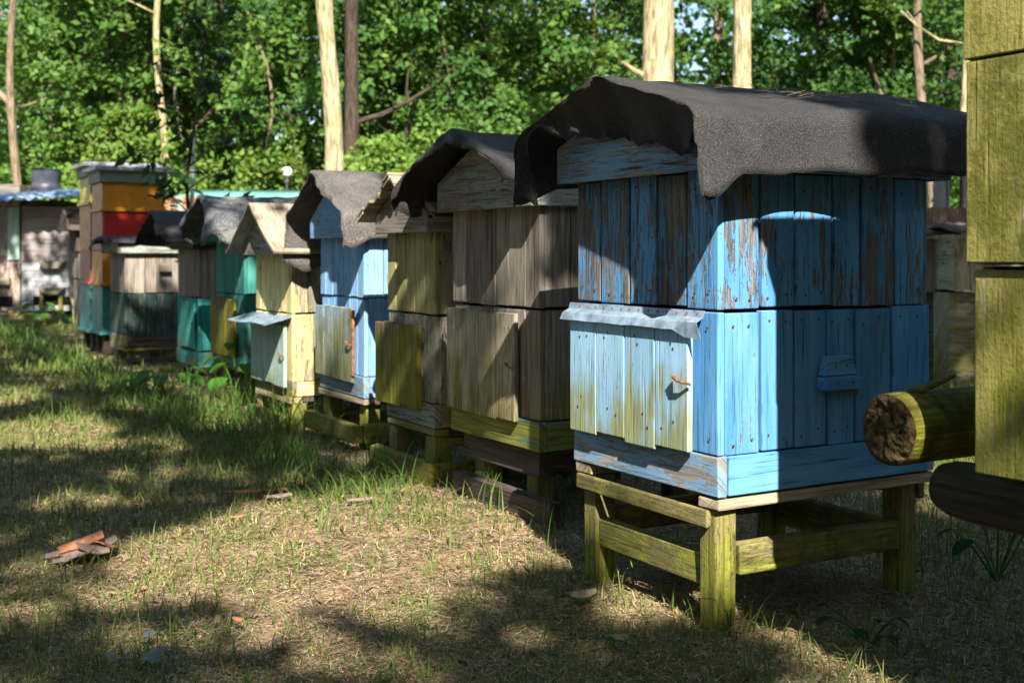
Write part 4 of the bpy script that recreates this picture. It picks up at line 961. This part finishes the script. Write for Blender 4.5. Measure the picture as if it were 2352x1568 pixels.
shr = [('low yellow-green bush behind the dark drum on the tin roof', 60, 18.5, 1.1, 1.9, 'leaf_b'), ('bright leafy bush left of the orange and red hive stack', 150, 19, 1.0, 2.6, 'leaf_a'),
 ('sunlit pale green bush over the flat lid of the orange and red stack', 300, 18, 1.0, 2.5, 'leaf_y'), ('bright yellow-green bush behind the pale blue pipe', 470, 17.5, 1.0, 1.9, 'leaf_y'),
 ('sunlit yellow-green bush behind the lamp globe', 600, 18.5, .9, 2.2, 'leaf_y'), ('rounded yellow-green bush between lamp globe and bright pale trunk', 690, 19.5, .7, 1.9, 'leaf_a'),
 ('yellow-green bush behind the torn grey felt and the strip roof', 880, 16.5, .75, 2.1, 'leaf_y'), ('mid green bush behind the cream coloured post', 1010, 17.5, 1.1, 2.5, 'leaf_a'),
 ('dark green bush behind the middle felt roof', 1180, 17, 1.1, 2.6, 'leaf_b'), ('shaded bush left of the thickest bright trunk', 1360, 17, 1.0, 2.6, 'leaf_a'),
 ('tall dark bush right of the second bright trunk', 1800, 17, 1.3, 3.2, 'leaf_c'), ('dark bush above the end of the black felt roof', 1990, 16.5, 1.2, 2.9, 'leaf_c'), ('green bush beyond the grey shed', 2190, 17.5, 1.2, 2.6, 'leaf_a'),
 ('tall green thicket bush behind the dark stemmed tree', 420, 21, 1.2, 3.4, 'leaf_b'), ('tall green thicket bush behind the thick dark shaded tree', 800, 21.5, 1.2, 3.2, 'leaf_b')]
for k, (lab, x, Y, w, h, m) in enumerate(shr): shrub(lab, x, Y, w * 1.1, h * 1.25, m, 300 + k, 46 + int(26 * h), 60, .088)
# far wood as one mass, with gaps where the sky shows
rng = np.random.default_rng(77); C = []
while len(C) < 2600:
    x = rng.uniform(-19, 19); y = rng.uniform(27, 36); zq = rng.uniform(.2, 12.5); u = x / y; v = (zq - EYE) / y
    if mnoise.noise((x * .35, zq * .4, 3.1)) < -.45: continue
    if .12 < u < .24 and v > .12 and mnoise.noise((x * .9, zq * .9, 8.)) < .1: continue
    if -.04 < u < .30 and v > .19 and rng.random() < .6: continue
    C.append((x, y, zq))
Cn = np.array(C); big = leaves(Cn, .75, 36, .30, rng, .8, .65)
tag(quads_mesh('far_wood', big, M['leaf_c']), 'dense far wood closing the view behind the trees', 'wood', kind='stuff')
# sapling in front of the wood
sp_ = at(436, 585, 10.2); o = empty('sapling', (sp_.x, 10.2, 0), 0, 'slender sapling with sparse dark drooping leaves behind the row of hives', 'sapling')
mb = MB(); P = [Vector((0, 0, -.05)), Vector((.01, 0, 1.0)), Vector((-.03, 0, 1.6)), Vector((.06, 0, 2.2)), Vector((.14, 0, 2.9))]; mb.tube(P, [.022, .02, .016, .012, .006], 7)
C = []; rnd = random.Random(5)
for k in range(17):
    f = .34 + .66 * k / 16; i = min(3, int(f * 4)); base = P[i].lerp(P[i + 1], f * 4 - i); a = k * 2.4; L = rnd.uniform(.3, .62) * (1.0 - .3 * f)
    q = base + Vector((math.cos(a) * L, math.sin(a) * L * .7, L * .45)); mb.tube([base, base.lerp(q, .5) + Vector((0, 0, .03)), q], [.008, .006, .003], 5)
    for t in (.6, .85, 1.0): C.append(np.array(base.lerp(q, t)))
mb.build('stem', M['bark_dark'], o); rng = np.random.default_rng(9)
quads_mesh('foliage', leaves(C, .07, 6, .13, rng, .9, .42), M['leaf_sap'], o)
# ------------------------------------------------------------------ grass, litter, small things
def blades(pos, L, W, lean, rng, tint, segs=3, flat=False):
    """bent ribbon blades as separate quads"""
    n = len(pos); az = rng.random(n) * 6.283; side = np.stack([np.cos(az + 1.57), np.sin(az + 1.57), np.zeros(n)], 1); fw = np.stack([np.cos(az), np.sin(az), np.zeros(n)], 1)
    out = []; p = pos.copy(); tl = []
    for k in range(segs):
        f0, f1 = k / segs, (k + 1) / segs
        def pt(f): return pos + fw * (L * lean * f ** 1.8)[:, None] + np.array([0, 0, 1.0]) * (L * f * np.clip(1 - .55 * lean * f, .05, 1))[:, None]
        a, b = pt(f0), pt(f1); wa, wb = W * (1 - f0 ** 2), W * (1 - f1 ** 2) * (f1 < 1) + 1e-4
        out.append(np.stack([a - side * wa[:, None], a + side * wa[:, None], b + side * wb[:, None], b - side * wb[:, None]], 1)); tl.append(tint)
    return np.concatenate(out), np.concatenate(tl)
def hive_dist():
    return None
row_p, row_d = np.array([.40, 3.35]), np.array([-.5, .866])
def in_feet(x, y):
    """distance in front of (-) or behind (+) the front face line of the row"""
    d = np.stack([x, y], -1) - np.array([H1.X, H1.Y]); return d @ np.array([.866, .5]), d @ np.array([-.5, .866])
rng = np.random.default_rng(21)
def scatter(n, dens_pow=1.0, y0=2.2, y1=16):
    """more of them near the camera, spread over what the view covers"""
    y = y0 + (y1 - y0) * rng.random(n) ** dens_pow; x = (rng.random(n) - .5) * 2 * (.50 * y + .35)
    return x, y
def nz(x, y, s, o): return np.array([mnoise.noise((float(a) * s, float(b) * s, o)) for a, b in zip(x, y)])
def gzz(x, y): return np.array([gz(float(a), float(b)) for a, b in zip(x, y)])
# green grass
x, y = scatter(170000, 1.25)
front, along = in_feet(x, y)
m = nz(x, y, .75, 2.0) * .8 + nz(x, y, 2.6, 7.0) * .6 + nz(x, y, 9.0, 5.0) * .75
edge = np.exp(-((front + .12) / .28) ** 2) * (along > .5) * np.clip((along - .3) * .35, .25, 1)          # longer grass along the stands
left = np.clip((-x - .25 * y + .35) * 1.0, 0, .75) + np.clip((y - 4.4) * .2, 0, .5)
right = np.clip((front - 1.0) * .6, 0, .9)
bare = np.exp(-(((x + .2) / .8) ** 2 + ((y - 4.05) / .6) ** 2)) * .6
prob = np.clip(.42 + m * .55 + .25 * np.clip(3.4 - y, 0, 1) + edge * .95 + left * .55 + right - bare, .03, 1)
under = (front > .05) & (front < .75) & (along > 0) & (along < 13)
prob[under] *= .25
keep = rng.random(len(x)) < prob
x, y, edge, right = x[keep], y[keep], edge[keep], right[keep]; n = len(x)
L = (.028 + .085 * rng.random(n) ** 2.0) * (1 + 1.9 * edge * rng.random(n) + .6 * right) * np.clip(.9 + y * .025, 1, 1.3)
W = (.0011 + .0013 * rng.random(n)) * np.clip(y / 3.2, 1, 3.0)
pos = np.stack([x, y, gzz(x, y) - .004], 1)
V, T = blades(pos, L, W, .25 + .7 * rng.random(n), rng, np.clip(.15 + .5 * rng.random(n) + .25 * edge, 0, 1), 3)
gm = blade_mat('grass_blades', [(.28, .22, .09), (.15, .19, .045), (.08, .16, .028), (.05, .14, .028)])
tag(quads_mesh('grass', V, gm, col=T), 'short green grass growing in patches and tufts along the hive stands', 'grass', kind='stuff')
# dry straw and needles lying on the soil
x, y = scatter(250000, 1.35, 2.2, 15)
front, along = in_feet(x, y); n = len(x); az = rng.random(n) * 6.283; Ls = (.014 + .045 * rng.random(n) ** 2) * np.clip(y / 4, 1, 2.2)
d = np.stack([np.cos(az), np.sin(az), .28 * (rng.random(n) - .35)], 1); s = np.stack([-np.sin(az), np.cos(az), np.zeros(n)], 1)
w = (.0006 + .0008 * rng.random(n)) * np.clip(y / 3.2, 1, 3.0)
c = np.stack([x, y, gzz(x, y) + .003 + .012 * rng.random(n)], 1)
a, b = c - d * Ls[:, None] * .5, c + d * Ls[:, None] * .5
a[:, 2] = np.maximum(a[:, 2], c[:, 2] - .004)
V = np.stack([a - s * w[:, None], a + s * w[:, None], b + s * w[:, None] * .5, b - s * w[:, None] * .5], 1)
sm = blade_mat('dry_straw', [(.07, .045, .03), (.28, .18, .11), (.55, .41, .26), (.70, .58, .39)], .1)
tag(quads_mesh('straw_litter', V, sm, col=np.clip(rng.normal(.47, .34, n), 0, 1)), 'dry straw and pine needles matted over the bare soil', 'straw litter', kind='stuff')
# standing dry stalks
x, y = scatter(60000, 1.3); keep = rng.random(len(x)) < np.clip(.45 + nz(x, y, 1.1, 12.) * .9, .05, 1); x, y = x[keep], y[keep]; n = len(x)
pos = np.stack([x, y, gzz(x, y) - .003], 1)
V, T = blades(pos, .02 + .055 * rng.random(n) ** 1.6, (.0009 + .0008 * rng.random(n)) * np.clip(y / 3.2, 1, 3), .5 + .9 * rng.random(n), rng, rng.random(n), 2)
tag(quads_mesh('dry_grass', V, blade_mat('dry_grass_blades', [(.28, .19, .085), (.42, .33, .15), (.52, .43, .21), (.22, .23, .06)], .2), col=T), 'short yellowed grass stubble between the green patches', 'dry grass', kind='stuff')
# longer tufts near the stands
spots = [(ground_at(1290, 1262), .26, 16), (ground_at(1210, 1215), .2, 14), (ground_at(1330, 1200), .34, 16), (ground_at(1400, 1330), .30, 12), (ground_at(1105, 1165), .24, 24), (ground_at(960, 1120), .30, 26), (ground_at(880, 1090), .28, 24),
         (ground_at(800, 1020), .30, 22), (ground_at(690, 985), .34, 40), (ground_at(620, 985), .34, 46), (ground_at(560, 970), .36, 46), (ground_at(480, 950), .32, 40), (ground_at(420, 900), .34, 30), (ground_at(1650, 1400), .22, 10), (ground_at(1690, 1440), .2, 12), (ground_at(2170, 1290), .3, 16),
         (ground_at(1990, 1180), .22, 24), (ground_at(2230, 1260), .24, 22), (ground_at(800, 1230), .16, 14), (ground_at(700, 1265), .12, 14), (ground_at(850, 1300), .14, 16), (ground_at(560, 1330), .14, 14), (ground_at(440, 1400), .12, 14), (ground_at(980, 1390), .12, 12), (ground_at(250, 1400), .12, 16), (ground_at(120, 1180), .13, 20), (ground_at(90, 1090), .14, 22), (ground_at(300, 1050), .16, 26), (ground_at(150, 960), .2, 30), (ground_at(330, 960), .18, 30)]
for k, (p, L0, nb) in enumerate(spots):
    n = nb; q = np.array([p.x, p.y, gz(p.x, p.y) - .004]) + np.concatenate([rng.normal(size=(n, 2)) * .05 * (1 + p.y * .12), np.zeros((n, 1))], 1)
    V, T = blades(q, L0 * (.5 + .6 * rng.random(n)), (.0016 + .0012 * rng.random(n)) * max(1, p.y / 4), .15 + .75 * rng.random(n), rng, .35 + .6 * rng.random(n), 6)
    if k == 0: VV, TT = [], []
    VV.append(V); TT.append(T)
tag(quads_mesh('grass_tufts', np.concatenate(VV), gm, col=np.concatenate(TT)), 'longer arching grass blades rising round the feet of the stands', 'long grass', kind='stuff')
# meadow behind the blue hive
n = 9000; x = 1.6 + 4.2 * rng.random(n); y = 4.4 + 10 * rng.random(n); pos = np.stack([x, y, gzz(x, y)], 1)
V, T = blades(pos, .07 + .12 * rng.random(n), (.003 + .003 * rng.random(n)), .3 + .6 * rng.random(n), rng, .1 + .8 * rng.random(n), 3)
tag(quads_mesh('meadow_grass', V, blade_mat('meadow_blades', [(.36, .30, .12), (.16, .21, .05), (.07, .16, .03)]), col=T), 'taller sunlit grass in the gap beyond the big blue hive', 'grass', kind='stuff')
# needles on the felt roof
def needle_clump(c, n, spread, seed):
    r = np.random.default_rng(seed); az = r.normal(0.5, .8, n); L = .03 + .05 * r.random(n)
    p = np.array(c) + np.stack([r.normal(size=n) * spread[0], r.normal(size=n) * spread[1], .004 + .006 * r.random(n)], 1)
    return p, az, L
def felt_z(x, y): # slope plane of the blue hive's felt, hive space
    ym = H1.a / 2
    return 1.308 + (1.424 - 1.308) * min(1, (y + .065) / (ym + .065)) + .033 * (x + .15) + .004
Q = []
r = np.random.default_rng(3)
for (cx, cy, n, sx) in ((.16, .17, 14, .035), (.36, .10, 34, .06), (.52, .10, 46, .07), (.62, .13, 40, .06), (.85, .22, 12, .05), (.30, .2, 16, .05), (.74, .02, 10, .05), (.02, .25, 8, .05)):
    for k in range(n):
        x_ = cx + r.normal() * sx; y_ = cy + r.normal() * .022; p = H1.to_world(x_, y_, felt_z(x_, y_) + .012 + .005 * r.random())
        a_ = r.normal(.52, .5); dd = Vector((math.cos(a_), math.sin(a_), r.normal() * .12)) * (.014 + .022 * r.random()); s_ = Vector((-dd.y, dd.x, .2 * dd.x)).normalized() * .0011
        Q.append([p - dd - s_, p - dd + s_, p + dd + s_, p + dd - s_])
tag(quads_mesh('pine_needles', np.array([[list(v) for v in q] for q in Q]), M['needle']), 'dry pine needles and scales scattered on the black felt roof', 'pine needles', kind='stuff')
# bark pieces, leaves, scraps
def flake(mb, c, w, l, rz, tilt, mi=0, seed=0):
    P = []
    for i in range(5):
        row = []
        for j in range(4):
            a, b_ = (i / 4 - .5) * l, (j / 3 - .5) * w * (1 - .5 * abs(i / 4 - .5) * (1 + .6 * math.sin(seed + i)))
            z = .16 * w - .9 * (b_ ** 2) / max(w, .001) + tilt * a + .006 * mnoise.noise((i, j, seed))
            row.append((c[0] + a * math.cos(rz) - b_ * math.sin(rz), c[1] + a * math.sin(rz) + b_ * math.cos(rz), c[2] + z))
        P.append(row)
    mb.grid(P, mi, False)
p0 = ground_at(190, 1285)
labs = ['orange-brown curved bark piece on top of the small bark heap', 'grey bark flake at the back of the small bark heap', 'pinkish bark flake on the near side of the small bark heap', 'small grey bark flake at the left end of the bark heap', 'brown bark flake at the right end of the bark heap', 'pale bark flake under the orange-brown piece', 'thin grey bark flake in front of the bark heap']
for k, (dx, dy, dz, w, l, rz, mm) in enumerate(((-.01, .0, .03, .06, .17, .5, 'barkchip'), (.03, .07, .01, .05, .15, .1, 'barkgrey'), (.05, -.03, .022, .05, .12, .9, 'barkgrey'), (-.085, -.03, .012, .035, .09, .3, 'barkgrey'), (.07, .03, .02, .045, .1, 1.0, 'barkchip'), (-.0, -.045, .014, .05, .13, .35, 'barkgrey'), (-.03, -.085, .008, .03, .1, .2, 'barkgrey'))):
    mb = MB(); flake(mb, (p0.x + dx * .8, p0.y + dy * .8, dz * 1.35 + .008), w * 1.35, l * .78, rz + .5 * math.sin(k * 2.1), (.3, .35, -.3, .2, -.35, .15, .2)[k], 0, k * 1.7)
    tag(mb.build('bark_piece', M[mm], solid=.004), labs[k], 'bark piece', 'bark pieces in the small heap')
for k, (px_, py_, w, l, rz, mm, lab) in enumerate(((590, 1140, .035, .24, .1, 'barkchip', 'long orange-brown bark strip lying in the sunlit straw'), (640, 1152, .04, .10, .4, 'barkgrey', 'greyish bark piece beside the long orange-brown strip'), (830, 1160, .03, .11, .2, 'barkgrey', 'brown-grey bark piece at the shaded edge of the sunlit straw'), (545, 1200, .02, .05, .3, 'barkchip', 'tiny dark red bark chip below the long strip'))):
    p = ground_at(px_, py_); mb = MB(); flake(mb, (p.x, p.y, .02), w, l, rz, .05, 0, k); tag(mb.build('bark_piece', M[mm], solid=.004), lab, 'bark piece')
for k, (px_, py_, s_, mm, lab) in enumerate(((1340, 1378, .055, 'dryleaf', 'curled pinkish dry leaf in front of the blue hive stand'), (350, 1525, .05, 'scrap', 'crumpled grey-blue leaf scrap at the bottom of the picture'), (262, 1528, .032, 'scrap', 'flat pale leaf scrap beside the crumpled grey-blue one'), (1418, 1480, .04, 'dryleaf', 'small dry leaf in the shaded straw'), (640, 1490, .035, 'dryleaf', 'tiny tan leaf in the lower straw'), (312, 1195, .03, 'scrap', 'small white scrap in the shaded grass'), (340, 1475, .03, 'scrap', 'small pale scrap near the crumpled grey-blue leaf'), (547, 1438, .022, 'barkchip', 'small round reddish nut-like chip in the straw'))):
    p = ground_at(px_, py_); mb = MB(); flake(mb, (p.x, p.y, .018), s_, s_ * 1.3, k * 1.3, .15, 0, k + 9); tag(mb.build('fallen_leaf' if mm != 'barkchip' else 'bark_piece', M[mm], solid=.001), lab, 'leaf' if mm != 'barkchip' else 'bark chip')
# weeds
def weed(label, base, n, size, h, seed, mat='weed', spread=.12):
    rnd = random.Random(seed); o = empty('weed_plant', (base.x, base.y, 0), 0, label, 'weed', 'leafy weeds among the hives')
    st_ = MB(); lf = MB()
    for k in range(n):
        a = k * 2.4 + seed; hh = h * rnd.uniform(.45, 1); rr = spread * rnd.uniform(.3, 1)
        tip = Vector((math.cos(a) * rr, math.sin(a) * rr, hh)); st_.tube([(0, 0, -.01), tip * .55 + Vector((0, 0, hh * .1)), tip], [.004, .003, .002], 5)
        d = Vector((math.cos(a), math.sin(a), -.15)).normalized(); s_ = d.cross(Vector((0, 0, 1))).normalized(); L = size * rnd.uniform(.7, 1.2); P = []
        for i in range(7):
            f = i / 6; w = L * .36 * math.sin(math.pi * min(.98, f * .9 + .06)) ** .8
            c = tip + d * L * f + Vector((0, 0, -L * .35 * f * f))
            P.append([c - s_ * w + Vector((0, 0, w * .25)), c, c + s_ * w + Vector((0, 0, w * .25))])
        lf.grid(P)
    st_.build('stem', M['weed'], o); lf.build('foliage', M[mat], o)
weed('broad leaved green weed between the pale yellow hive and the teal hive', ground_at(545, 935), 9, .15, .40, 2, 'weed', .16)
weed('low sunlit weed in front of the two tone teal hive', ground_at(385, 905), 12, .12, .2, 3, 'weed', .25)
weed('dark leaved low weed in the shade in front of the round logs', ground_at(2000, 1470), 7, .042, .07, 4, 'leaf_sap', .13)
weed('dark leaved taller weed beside the crosswise log', ground_at(2290, 1330), 8, .065, .26, 5, 'leaf_sap', .14)
weed('green weed before the white washed beehives', at(88, 735, 15.1), 12, .16, .42, 7, 'weed', .22)
weed('pale weed tuft at the end of the grey planks', at(165, 735, 15.3), 9, .1, .25, 8, 'weed', .25)

# twigs and dead leaf bits in the litter
x, y = scatter(2600, 1.4, 2.3, 10); n = len(x); az = rng.random(n) * 6.283; Ls = .02 + .10 * rng.random(n) ** 3
d = np.stack([np.cos(az), np.sin(az), .15 * rng.normal(size=n)], 1); s = np.stack([-np.sin(az), np.cos(az), np.zeros(n)], 1); w = .0016 + .0016 * rng.random(n)
c = np.stack([x, y, gzz(x, y) + .010], 1); a, b = c - d * Ls[:, None] * .5, c + d * Ls[:, None] * .5
V1 = np.stack([a - s * w[:, None], a + s * w[:, None], b + s * w[:, None] * .6, b - s * w[:, None] * .6], 1)
x, y = scatter(2600, 1.4, 2.3, 11); n = len(x); az = rng.random(n) * 6.283; r_ = .006 + .012 * rng.random(n) ** 2
d = np.stack([np.cos(az), np.sin(az), .5 * rng.normal(size=n)], 1) * r_[:, None]; s = np.stack([-np.sin(az), np.cos(az), .5 * rng.normal(size=n)], 1) * r_[:, None] * .6
c = np.stack([x, y, gzz(x, y) + .012], 1)
V2 = np.stack([c - d, c + s, c + d, c - s], 1)
tm_ = blade_mat('twig_litter', [(.06, .04, .03), (.16, .10, .06), (.30, .17, .08), (.42, .33, .20)], .1)
tag(quads_mesh('twig_litter', np.concatenate([V1, V2]), tm_, col=rng.random(len(V1) + len(V2))), 'small twigs and dead leaf bits strewn over the straw', 'twig litter', kind='stuff')
# ------------------------------------------------------------------ unseen tall trees behind the viewpoint: crowns cut open to shape chosen sun patches
KX, KY = SUN.x / SUN.z, SUN.y / SUN.z
def gpt(p): return (p.x - KX * p.z, p.y - KY * p.z)
def gpoly(pts): return [gpt(p) for p in pts]
ZONES = []
def zone(pts, keep=1.0): ZONES.append((np.array(gpoly(pts)), keep))
def zpx(pp, keep=1.0): zone([ground_at(*q) for q in pp], keep)
def zface(h, y0, y1, z0, z1, keep=1.0): zone([h.to_world(0, y0, z0), h.to_world(0, y1, z0), h.to_world(0, y1, z1), h.to_world(0, y0, z1)], keep)
def zside(h, x0, x1, z0, z1, keep=1.0): zone([h.to_world(x0, 0, z0), h.to_world(x1, 0, z0), h.to_world(x1, 0, z1), h.to_world(x0, 0, z1)], keep)
zpx([(230, 1280), (330, 1215), (560, 1160), (760, 1120), (900, 1105), (1060, 1130), (1240, 1185), (1310, 1240), (1330, 1300), (1150, 1320), (980, 1345), (760, 1400), (520, 1400), (330, 1360)], 1.0)
zpx([(450, 1330), (900, 1340), (1100, 1350), (1060, 1460), (720, 1500), (480, 1450)], .78)
zpx([(800, 1440), (1080, 1440), (1100, 1560), (750, 1560)], .4); zpx([(20, 1200), (260, 1190), (420, 1260), (400, 1420), (150, 1440), (0, 1330)], .5)
zpx([(-60, 965), (190, 948), (300, 985), (200, 1022), (-60, 1040)], 1.0); zpx([(-60, 885), (110, 885), (110, 915), (-60, 930)], .9)
zpx([(330, 862), (570, 860), (560, 900), (400, 908)], .8); zpx([(440, 905), (600, 915), (640, 970), (470, 980)], .9)
zpx([(1760, 1470), (1800, 1475), (1850, 1530), (1800, 1525)], .7)
ZONES.append((np.array([(1.5, 4.4), (6, 4.4), (6, 7.6), (2.0, 7.6)]), .95))
zface(H1, -.12, H1.a + .25, .10, 1.5); zside(H1, -.15, .50, .08, 1.12); zside(H1, -.2, .42, 1.12, 1.55)
zface(H2, .0, H2.a, .70, 1.12, .97); zside(H2, -.05, .25, .35, .85, .9)
zface(H3, .05, H3.a + .1, .62, 1.15, .97)
zface(H4, -.1, H4.a + .2, .15, 1.4); zside(H4, -.1, .5, .15, 1.3)
zface(H5, -.1, H5.a + .2, .0, 1.3); zside(H5, -.1, .5, .0, 1.2)
zface(H6, .0, H6.a, .55, 1.0, .9); zface(H6, .0, H6.a * .6, .2, .55, .5)
zface(H7, .0, H7.a, .12, .62, .9); zside(H8, -.05, .75, .68, 1.1, 1.0); zside(H10, .5, .72, 1.05, 1.3, .8)
zone([at(70, 700, 16), at(160, 700, 16), at(160, 520, 16), at(70, 560, 16)], .55); zone([at(-20, 690, 16), at(45, 690, 16), at(45, 600, 16), at(-20, 600, 16)], .6)
ZONES.append((np.array([(-14, 18.4), (-5.2, 18.4), (-5.2, 15.3), (1.6, 13.3), (1.6, 15.3), (9, 15.3), (9, 40), (-14, 40)]), 1.0))
ZONES.append((np.array([(.85, -1.0), (2.4, -1.0), (1.9, 2.2), (.80, 4.6), (.6, 3.0)]), .86))     # patches of sun on the hive at the frame edge
for cx_, cy_, r_, k_ in ((-1.5, 5.2, .28, .8), (-2.0, 5.9, .35, .8), (-.9, 5.6, .25, .7), (-1.3, 6.6, .35, .8), (-2.4, 7.4, .4, .8), (-1.7, 4.6, .22, .7), (-.7, 6.3, .2, .7), (-2.9, 8.6, .45, .8), (-1.9, 8.2, .4, .7), (-3.6, 9.8, .5, .8), (-1.25, 3.3, .2, .7), (-.9, 2.95, .18, .7), (-.3, 2.85, .2, .6)):
    ZONES.append((np.array([(cx_ + r_ * math.cos(a_) * 1.3, cy_ + r_ * math.sin(a_) * .7) for a_ in np.linspace(0, 5.6, 9)]), k_))
def inside(poly, x, y):
    r = np.zeros(len(x), bool); n = len(poly); j = n - 1
    for i in range(n):
        xi, yi = poly[i]; xj, yj = poly[j]
        c = ((yi > y) != (yj > y)) & (x < (xj - xi) * (y - yi) / (yj - yi + 1e-12) + xi); r ^= c; j = i
    return r
def shade_tree(label, base, seed, xr, yr, zr, ncl, nl=46):
    rng = np.random.default_rng(seed); rnd = random.Random(seed)
    o = empty('tall_tree', (base[0], base[1], 0), 0, label, 'tree', 'tall trees on the near side of the glade')
    mb = MB(); top = Vector((rnd.uniform(-.3, .3), rnd.uniform(-.3, .3), zr[1])); P = [Vector((0, 0, -.2)), Vector((.05, .03, zr[1] * .35)), Vector((-.05, .06, zr[1] * .7)), top]
    mb.tube(P, [.22, .18, .13, .05], 12, 0, True, .04)
    C = []
    while len(C) < ncl:
        gx, gy, z = rng.uniform(*xr), rng.uniform(*yr), rng.uniform(*zr); C.append((gx + KX * z - base[0], gy + KY * z - base[1], z))
    k = 0
    for _t in range(200):
        q = Vector(C[rng.integers(len(C))]); s0 = P[1].lerp(P[2], rnd.random()) if q.z < zr[0] + 1 else P[2].lerp(P[3], rnd.random())
        mid = s0.lerp(q, .5) + Vector((0, 0, .25)); g = mid + Vector((base[0], base[1], 0))
        seg = [s0.lerp(mid, t_) if t_ <= 1 else mid.lerp(q, t_ - 1) for t_ in np.linspace(0, 2, 14)]; gs = [((v.x + base[0]) - KX * v.z, (v.y + base[1]) - KY * v.z) for v in seg]
        if any(inside(pl, np.array([g_[0]]), np.array([g_[1]]))[0] for pl, kp in ZONES if kp > .4 for g_ in gs): continue
        mb.tube([s0, mid, q], [.04, .028, .010], 6); k += 1
        if k > 14: break
    mb.build('trunk', M['bark'], o)
    L = leaves(C, .30 + .3 * rng.random(ncl), nl, .15, rng, .7, .6); p = L.mean(1) + np.array([base[0], base[1], 0])
    gx, gy = p[:, 0] - KX * p[:, 2], p[:, 1] - KY * p[:, 2]
    jx = np.array([mnoise.noise((float(a) * 2.2, float(b) * 2.2, 1.)) for a, b in zip(gx, gy)]) * .16; jy = np.array([mnoise.noise((float(a) * 2.2, float(b) * 2.2, 9.)) for a, b in zip(gx, gy)]) * .16
    drop = np.zeros(len(gx))
    for poly, kp in ZONES: drop = np.maximum(drop, inside(poly, gx + jx, gy + jy) * kp)
    keep = rng.random(len(gx)) >= drop
    quads_mesh('crown', L[keep], M['leaf_b'], o)
shade_tree('tall leafy tree outside the picture whose crown shades the left of the glade', (-5.0, -6.5), 1, (-9.5, -2.6), (1.5, 18.2), (6.2, 9.0), 660)
shade_tree('tall leafy tree outside the picture whose crown shades the middle of the glade', (-1.2, -8.5), 2, (-3.2, .9), (-1.5, 11.8), (6.0, 9.2), 700)
shade_tree('tall leafy tree outside the picture whose crown shades the hive at the frame edge', (4.2, -7.5), 3, (.3, 5.8), (-2.5, 6.5), (5.6, 8.8), 620)
shade_tree('tall leafy tree outside the picture whose crown shades the grey shed', (8.5, -2.5), 4, (2.2, 7.0), (6.5, 14.5), (6.5, 9.0), 420)

# unseen ring of leaves added to shut off the low sky behind the viewpoint
rng = np.random.default_rng(91); C = []
while len(C) < 1500:
    th = rng.uniform(R(150), R(395)); rr = rng.uniform(14.5, 18); zq = rng.uniform(.3, 10.0)
    x, y = rr * math.cos(th), rr * math.sin(th) + 2
    if y > 0 and abs(x) < .55 * y + 3: continue
    if y < -6 and zq > 8.2: continue
    C.append((x, y, zq))
tag(quads_mesh('sky_block_wood', leaves(np.array(C), .9, 30, .5, rng, .9, .65), M['leaf_c']), 'unseen ring of dense wood added behind the viewpoint to shut off low sky', 'wood', kind='stuff')
